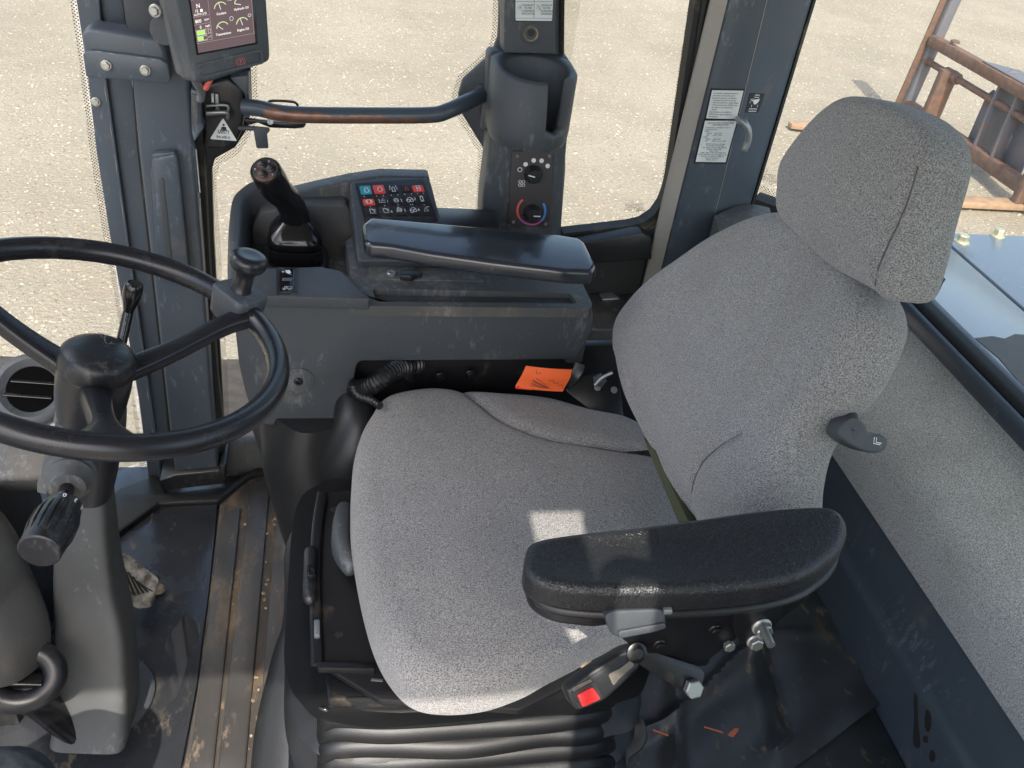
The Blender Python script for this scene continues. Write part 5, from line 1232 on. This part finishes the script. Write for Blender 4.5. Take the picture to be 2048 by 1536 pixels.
q0 = P(1115, 1330, z=.47)
fq = Fr(P(1115, 1335, z=.48), (1, .12, .05), (0, .8, .6))
slab('slide_handle', fq, rnd(fq.pxs([(1066, 1352), (1075, 1336), (1160, 1306), (1168, 1316), (1150, 1345), (1085, 1362)]), .005), .02, 'black_plastic', t, .004, seg=3)
q = Quad(fq, (1088, 1322), (1118, 1322), (1118, 1342), (1088, 1342)); ribbon('slide_symbol', q, [[(.05, .1), (.1, .5), (.4, .55), (.6, .95), (.75, .9), (.5, .4), (.3, .35), (.25, .05), (.05, .1)], arc(.8, .45, .06, .1, 0, 360)], .0011, 'symbol_white', t, .001)
slabp('dust_patch', fq.shift(-.004), [(1160, 1318), (1185, 1308), (1182, 1336), (1165, 1345)], .006, 'wood_sawdust', t, .001)
def bellows():
    N = 128; K = 64; vs = []
    c = V((.205, .905)); hx, hy = .235, .215
    for j in range(K):
        f = j/(K-1); z = .408-.39*f
        rib = .018*math.cos(f*2*math.pi*5.2)+.005*math.cos(f*2*math.pi*10.4)
        grow = 1+.04*f
        for k in range(N):
            a = 2*math.pi*k/N; ca, sa = math.cos(a), math.sin(a); e = .38
            x = math.copysign(abs(ca)**e, ca); y = math.copysign(abs(sa)**e, sa)
            wv = .010*noise.noise(V((ca*3, sa*3, z*10)))*(.4+f)
            vs.append(V((c.x+x*(hx*grow+rib+wv), c.y+y*(hy*(grow+(.06*f if y < 0 else 0))+rib+wv), z)))
    fs = [[j*N+k, j*N+(k+1) % N, (j+1)*N+(k+1) % N, (j+1)*N+k] for j in range(K-1) for k in range(N)]
    fs += [list(range(N)), list(range((K-1)*N, K*N))]
    mesh('rubber_bellows', vs, fs, 'bellows_rubber', t)
bellows()
for k_, (dy_, zf_) in enumerate(((0, .392), (27, .368), (63, .344), (90, .320), (126, .294))):
    pts_ = [P(652, 1452+dy_, z=zf_-.03), P(672, 1428+dy_, z=zf_-.005), P(780, 1426+dy_+random.uniform(-5, 5), z=zf_), P(930, 1420+dy_+random.uniform(-6, 6), z=zf_), P(1080, 1408+dy_+random.uniform(-6, 6), z=zf_), P(1165, 1402+dy_, z=zf_-.005), P(1215, 1400+dy_, z=zf_-.03)]
    limb('bellows_fold', pts_, [(.012, .012), (.018, .017), (.020, .018), (.020, .018), (.020, .018), (.018, .017), (.012, .012)], 'bellows_rubber', t, seg=20, round_ends=True)
for k, (yy, dx) in enumerate(((1418, 0), (1438, 2), (1458, 3), (1478, 0), (1500, 2), (1520, 4))):
    limb('bellows_clip', [P(640+dx, yy, z=.405-.03*k), P(652, yy+4, z=.405-.03*k), P(662, yy+14, z=.395-.03*k)], [(.005, .004), (.006, .004), (.003, .003)], 'black_gloss', t, sm=3)
lo = [(655, 1800), (600, 1800), (590, 1450), (612, 1300), (608, 1150), (612, 1080)]
limb('side_fold', [P(622, 1040, z=.33), P(606, 1100, z=.30), P(606, 1180, z=.28), P(612, 1260, z=.26), P(600, 1340, z=.2), P(596, 1460, z=.12), P(596, 1600, z=.05)], [(.012, .02), (.02, .03), (.02, .03), (.02, .04), (.03, .05), (.04, .07), (.04, .08)], 'rubber', t)

# seat belt buckle
t = thing('belt_buckle', 'black seat belt buckle with a red press button beside the cushion', 'buckle', P(1200, 1360, y=.575))
KB = Fr(P(1205, 1358, y=.535), (1, .15, .10), (0, .62, .78))
bb = slab('buckle_body', KB, rnd(KB.pxs([(1131, 1380), (1178, 1343), (1248, 1300), (1276, 1292), (1288, 1310), (1280, 1338), (1212, 1402), (1158, 1424), (1142, 1408)]), .005), .022, 'black_plastic', t, .005, seg=3)
slab('button_recess', KB, rnd(KB.pxs([(1140, 1385), (1190, 1362), (1206, 1398), (1158, 1418)]), .003), .004, 'ink', t, .0008, front=.001)
slab('press_button', KB, rnd(KB.pxs([(1152, 1388), (1184, 1372), (1200, 1396), (1164, 1414)]), .003), .008, 'red_plastic', bb, .0022, front=.0035)
slab('metal_face', KB, rnd(KB.pxs([(1215, 1348), (1240, 1335), (1262, 1318), (1268, 1330), (1236, 1358), (1226, 1372)]), .003), .004, 'dusty_metal', t, .001, front=.0018)
slab('slot_edge', KB, KB.pxs([(1142, 1376), (1180, 1356), (1184, 1362), (1146, 1384)]), .004, 'dusty_metal', t, .001, front=.0018)
lathe('pivot_rivet', KB.w(*KB.px(1272, 1305)), KB.n, [(.011, 0), (.011, .003), (.0075, .004), (.0055, .0065), (0, .0068)], 'black_metal', t, 24)
KS = KB.shift(-.014)
slab('anchor_strap', KS, rnd(KS.pxs([(1270, 1292), (1300, 1302), (1395, 1332), (1410, 1345), (1405, 1370), (1392, 1396), (1372, 1388), (1340, 1368), (1280, 1330)]), .006), .006, 'black_metal', t, .0015)
bolt('bolt', KS.w(*KS.px(1382, 1374), .001), KS.n, .011, t, washer=False, hexr=.85, hh=.8)

# ================================================================== STEERING WHEEL
WC = V((-.237, .870, .868)); WN = V((.25, .05, .968)).normalized()
e2 = (V((0, 1, 0))-WN*WN.y).normalized(); e1 = e2.cross(WN).normalized()
WF = Fr(WC, e1, e2)   # normal = e1 x e2
if WF.n.dot(WN) < 0: WF = Fr(WC, -e1, e2)
t = thing('steering_wheel', 'black three-spoke steering wheel with a spinner knob', 'steering wheel', WC)
RW = .190
ring = [WF.w(RW*math.cos(a), RW*math.sin(a)) for a in [2*math.pi*k/96 for k in range(96)]]
def wheel_rim():
    vs = []; n = 28; N = 144
    for i in range(N):
        A = 2*math.pi*i/N; d = WF.x*math.cos(A)+WF.y*math.sin(A)
        for k in range(n):
            b = 2*math.pi*k/n; r = .0130
            rr = r*math.cos(b); zz = r*1.05*math.sin(b)
            if math.cos(b) < -.2 and math.sin(b) < 0: rr *= 1+.05*math.cos(i*math.pi*2/3)   # finger grips inside
            vs.append(WC+d*(RW+rr)+WF.n*zz)
    fs = [[i*n+k, i*n+(k+1) % n, ((i+1) % N)*n+(k+1) % n, ((i+1) % N)*n+k] for i in range(N) for k in range(n)]
    mesh('rim', vs, fs, 'wheel_rubber', t, ang=60)
wheel_rim()
def wang(px_, py_):
    q = WF.px(px_, py_); return math.atan2(q[1], q[0])
angs = [wang(445, 640), wang(10, 600), wang(215, 905)]
for i_, A in enumerate(angs):
    d = WF.x*math.cos(A)+WF.y*math.sin(A)
    limb('spoke', [WC+d*.026-WF.n*.056, WC+d*.085-WF.n*.038, WC+d*.15-WF.n*.010, WC+d*(RW-.004)], [(.0095, .016), (.0095, .0125), (.0095, .0118), (.0100, .015)] if i_ < 2 else [(.012, .018), (.011, .013), (.010, .014), (.012, .032)], 'wheel_rubber', t, exp=.55, nrm=WF.n, seg=24)
hub = WC-WF.n*.067+WF.x*.0
lathe('hub', hub, WF.n, [(.028, -.05), (.033, -.046), (.038, -.02), (.0395, .0), (.0395, .018), (.0385, .022)], 'wheel_rubber', t, 56)
hb = lathe('horn_button', hub+WF.n*.022, WF.n, [(.0390, 0), (.0400, .003), (.0400, .016), (.0385, .021), (.034, .0255), (.024, .0295), (.012, .0315), (0, .032)], 'black_plastic', t, 56)
hfz = Fr(hub+WF.n*.0575, WF.x, WF.y); q = Quad(hfz, (195, 662), (240, 662), (240, 698), (195, 698))
ribbon('horn_symbol', q, [arc(.48, .5, .17, .28, 60, 330, 16), [(.05, .12), (.35, .28)], [(.05, .12), (.20, .42), (.35, .45)], [(.60, .75), (.8, .78)]], .0009, 'steel_grey', hb, .0012)
# spinner
SA = wang(446, 616); sd = WF.x*math.cos(SA)+WF.y*math.sin(SA); sp_ = WC+sd*RW
SFx = sd; SFy = WF.n.cross(sd)
scl = limb('spinner_clamp', [sp_-WF.n*.020, sp_-WF.n*.014, sp_+WF.n*.012, sp_+WF.n*.019, sp_+WF.n*.021], [(.020, .022), (.024, .026), (.0255, .029), (.0255, .029), (.024, .0275)], 'plastic', t, seg=36, exp=.42, sm=1, nrm=sd)
kb = sp_+WF.n*.020
lathe('spinner_knob', kb, WF.n+V((.02, .0, .05)), [(.0125, -.002), (.0128, .002), (.0115, .004), (.0115, .022), (.0135, .029), (.020, .034), (.0228, .039), (.0232, .045), (.021, .050), (.017, .0525), (.011, .0520), (0, .0515)], 'wheel_rubber', scl, 40)

# --- steering column
t = thing('steering_column', 'grey plastic steering column tower standing under the wheel', 'steering column', (-.38, .98, 0))
tw = [(P(192, 1440, z=.03), .058, .075), (P(196, 1380, z=.09), .056, .066), (P(192, 1260, z=.20), .052, .055), (P(178, 1150, z=.31), .044, .050), (P(172, 1060, z=.42), .038, .048), (P(165, 975, z=.53), .036, .046), (P(162, 890, z=.63), .036, .042)]
limb('tower', [a for a, b, c in tw], [(b, c) for a, b, c in tw], 'plastic_light', t, seg=64, exp=.30, nrm=(1, 0, 0))
limb('shroud', [P(165, 955, z=.60), P(178, 880, z=.665), P(192, 820, z=.71), hub-WF.n*.045], [(.040, .052), (.039, .048), (.034, .040), (.030, .030)], 'black_plastic', t, seg=40, exp=.6, nrm=(1, 0, 0))
lathe('foot_disc', P(205, 1395, z=.01), (0, 0, 1), [(.085, -.004), (.086, .006), (.080, .010), (0, .010)], 'plastic', t, 48)
limb('foot_dirt', [P(128, 1452, z=.02), P(190, 1462, z=.02), P(245, 1445, z=.02)], [(.004, .010), (.005, .014), (.004, .010)], 'cream_dirt', t)
sfm = Fr(P(110, 900, z=.60), (.9, -.1, .25), (.2, .7, .7))
slab('side_bracket', sfm, rnd(sfm.pxs([(110, 815), (138, 812), (132, 845), (118, 900), (105, 985), (85, 985), (90, 930), (102, 860)]), .004), .012, 'plastic_light', t, .003)
bolt('bolt', sfm.w(*sfm.px(112, 857), .002), sfm.n, .008, t, 'steel_grey', hexr=.8)
slabp('tilt_plate', Wy(.90), rnd([(74, 965), (95, 940), (180, 975), (215, 930), (222, 950), (196, 998), (150, 1000), (74, 985)], 5), .012, 'plastic_light', t, .003)
cq_ = Fr(P(160, 1070, z=.41)+V((0, -.052, 0)), (1, 0, 0), (0, .15, 1))
slab('cover_plate', cq_, rnd(cq_.pxs([(130, 1045), (190, 1047), (196, 1055), (190, 1085), (182, 1090), (130, 1085)]), .006), .006, 'plastic_light', t, .003, front=.002)
t = thing('column_stalk', 'black fluted twist knob stalk with white lettering below the wheel', 'control stalk', P(130, 960, y=.84))
s0 = P(140, 945, y=.86); s1 = P(132, 1004, y=.80); s2 = P(78, 1104, y=.72)
ax = (s2-s1).normalized()
lathe('boot', s0, s1-s0, [(.030, -.02), (.030, -.005), (.027, 0), (.030, .006), (.026, .010), (.028, .016), (.023, .022), (.019, .034), (0, .034)], 'plastic_dusty', t, 36)
limb('shaft', [s0, s1+ax*.01], .0085, 'black_gloss', t, sm=1)
Ls = (s2-s1).length
lathe('twist_knob', s1, ax, [(.010, 0), (.0185, .004), (.0205, .012), (.0215, .018), (.0235, .03), (.0238, Ls*.62), (.0225, Ls*.80), (.0222, Ls*.98), (.0205, Ls*1.0), (0, Ls*1.003)], 'black_plastic', t, 144, flute=lambda k, h: 1+(.045*(1 if k % 8 < 5 else -1) if .02 < h < Ls*.80 else 0))
mk = (CAM-s1).normalized(); mk = (mk-ax*mk.dot(ax)).normalized(); sx_ = ax.cross(mk)
for s_, da in (('0', 12), ('3', -22), ('E', -52)):
    d = mk*math.cos(rad(da))+sx_*math.sin(rad(da)); xq = ax.cross(d)
    o = s1+ax*.0125+d*.0212
    ff = Fr(o, xq, d.cross(xq)); qq = Quad(ff, (-.006, .006), (.006, .006), (.006, -.006), (-.006, -.006), px=False)
    text('lettering', qq, [(s_, .5, .75, .5, 'CENTER')], 'symbol_white', t, .0006, bold=.02)
t = thing('gear_stalk', 'short black gear lever with tapered knob behind the horn button', 'lever', P(245, 690, y=.93))
g0 = P(236, 715, y=.90); g1 = P(256, 625, y=.93); g2 = P(270, 566, y=.935)
limb('rod', [g0, g1], .006, 'black_gloss', t, sm=1)
limb('knob', [g1, g1.lerp(g2, .15), g1.lerp(g2, .6), g1.lerp(g2, .9), g2], [(.0055,)*2, (.0065,)*2, (.0105,)*2, (.0100,)*2, (.008,)*2], 'black_gloss', t)

# --- dash parts on the left
t = thing('dashboard', 'grey dash housing at the left edge behind the steering wheel', 'dashboard', (-.62, 1.05, 0))
DF = Fr(P(60, 780, z=.60), (.93, -.25, -.25), (.15, .75, .6))
slab('vent_pod', DF, rnd(DF.pxs([(-160, 700), (60, 712), (92, 730), (128, 800), (128, 900), (100, 960), (-160, 960)]), .03), .12, 'plastic_dusty', t, .018, seg=4)
vc = DF.w(*DF.px(66, 780))
lathe('vent_ring', vc, DF.n, [(.052, -.002), (.0535, .006), (.050, .011), (.043, .013), (.034, .006), (.033, -.001)], 'plastic', t, 90, flute=lambda k, h: 1+(.012 if k % 2 else 0)*(h < .007))
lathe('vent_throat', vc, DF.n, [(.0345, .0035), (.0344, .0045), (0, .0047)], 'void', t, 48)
for dx in (-.010, .012):
    limb('vane', [vc+DF.x*(-.030)+DF.y*(dx-.010)+DF.n*.007, vc+DF.x*.030+DF.y*(dx+.008)+DF.n*.007], [(.0015, .004)]*2, 'black_gloss', t, sm=1)
boxw('dash_body', (-1.1, .86, .0), (-.575, 1.25, .50), 'pillar_paint', t, .02, 3)
boxw('inner_panel', (-1.1, .98, .0), (-.50, 1.3, .44), 'rubber', t, .01)
t = thing('air_duct', 'curved grey air duct with round black outlet at the lower left', 'duct', P(30, 1250, z=.3))
limb('duct_shell', [P(-260, 1020, z=.48), P(-130, 1100, z=.44), P(-60, 1190, z=.36), P(-5, 1270, z=.30), P(20, 1330, z=.25)], [(.085, .085), (.085, .085), (.078, .074), (.066, .062), (.050, .048)], 'duct_grey', t, seg=48, exp=.7)
p0 = P(46, 1352, z=.258); an = V((.12, -.62, .72)).normalized(); ax1 = (V((1, 0, 0))-an*an.x).normalized(); ax2 = an.cross(ax1)
limb('outlet_ring', [p0+ax1*.043*math.cos(a_*math.pi/12)+ax2*.036*math.sin(a_*math.pi/12) for a_ in range(24)], .017, 'black_plastic', t, closed=True, sm=2)
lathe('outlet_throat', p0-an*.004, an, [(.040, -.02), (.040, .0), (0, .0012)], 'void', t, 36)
limb('outlet_flap', [p0+ax1*-.03+an*.006, p0+ax1*.028-ax2*.006+an*.008], [(.004, .012)]*2, 'black_gloss', t, sm=1)
limb('drain_hose', [P(30, 1375, z=.25), P(75, 1400, z=.17), P(120, 1440, z=.10), P(165, 1475, z=.05)], [(.030, .026), (.028, .022), (.024, .022), (.022, .018)], 'black_gloss', t)

# --- the photographer's knee
t = thing('person', 'dark blue denim knee of a person in the lower left corner', 'person', (-.55, .35, 0))
limb('trouser_leg', [(-.95, -.05, .62), (-.68, .28, .50), (-.405, .60, .375), (-.40, .61, .29), (-.46, .54, .12)], [(.09, .09), (.088, .086), (.082, .078), (.072, .070), (.06, .06)], 'denim', t, seg=28, round_ends=True)
limb('shoe', [(-.54, .46, .045), (-.50, .55, .05), (-.46, .66, .035)], [(.045, .045), (.045, .042), (.034, .035)], 'leather_shoe', t, round_ends=True)

# ================================================================== LIGHT, SKY, CAMERA
w = bpy.data.worlds.new('World'); sc.world = w; w.use_nodes = True
nt = w.node_tree; bg = nt.nodes['Background']
sk = nt.nodes.new('ShaderNodeTexSky'); sk.sky_type = 'NISHITA'; sk.sun_disc = False
SUN_EL = rad(50); tr = V((.12, .99, 0)).normalized()      # light travels this way over the ground
sk.sun_elevation = SUN_EL; sk.sun_rotation = math.atan2(-tr.x, -tr.y)
sk.air_density = 1.0; sk.dust_density = 3.0
bg.inputs[1].default_value = .15
nt.links.new(sk.outputs[0], bg.inputs[0])
sl = bpy.data.lights.new('sun', 'SUN'); sl.energy = 2.0; sl.angle = rad(.5); sl.color = (1, .94, .85)
so = bpy.data.objects.new('sun', sl); COL.objects.link(so)
dirv = V((tr.x*math.cos(SUN_EL), tr.y*math.cos(SUN_EL), -math.sin(SUN_EL)))
so.rotation_euler = dirv.to_track_quat('-Z', 'Y').to_euler(); so.location = (0, -5, 6)

cam = bpy.data.cameras.new('camera'); co = bpy.data.objects.new('camera', cam); COL.objects.link(co)
cam.sensor_width = 36; cam.sensor_fit = 'HORIZONTAL'; cam.lens = FPX/CW*36; cam.clip_start = .01; cam.clip_end = 300
mm = Matrix((RT, UP, BK)).transposed().to_4x4(); mm.translation = CAM; co.matrix_world = mm
sc.camera = co
sc.view_settings.view_transform = 'Standard'; sc.view_settings.look = 'None'; sc.view_settings.gamma = 1
sc.view_settings.exposure = 1.70
sc.render.engine = 'CYCLES'
sc.cycles.max_bounces = 10; sc.cycles.transparent_max_bounces = 12; sc.cycles.diffuse_bounces = 5
sc.render.resolution_x = 1024; sc.render.resolution_y = 768
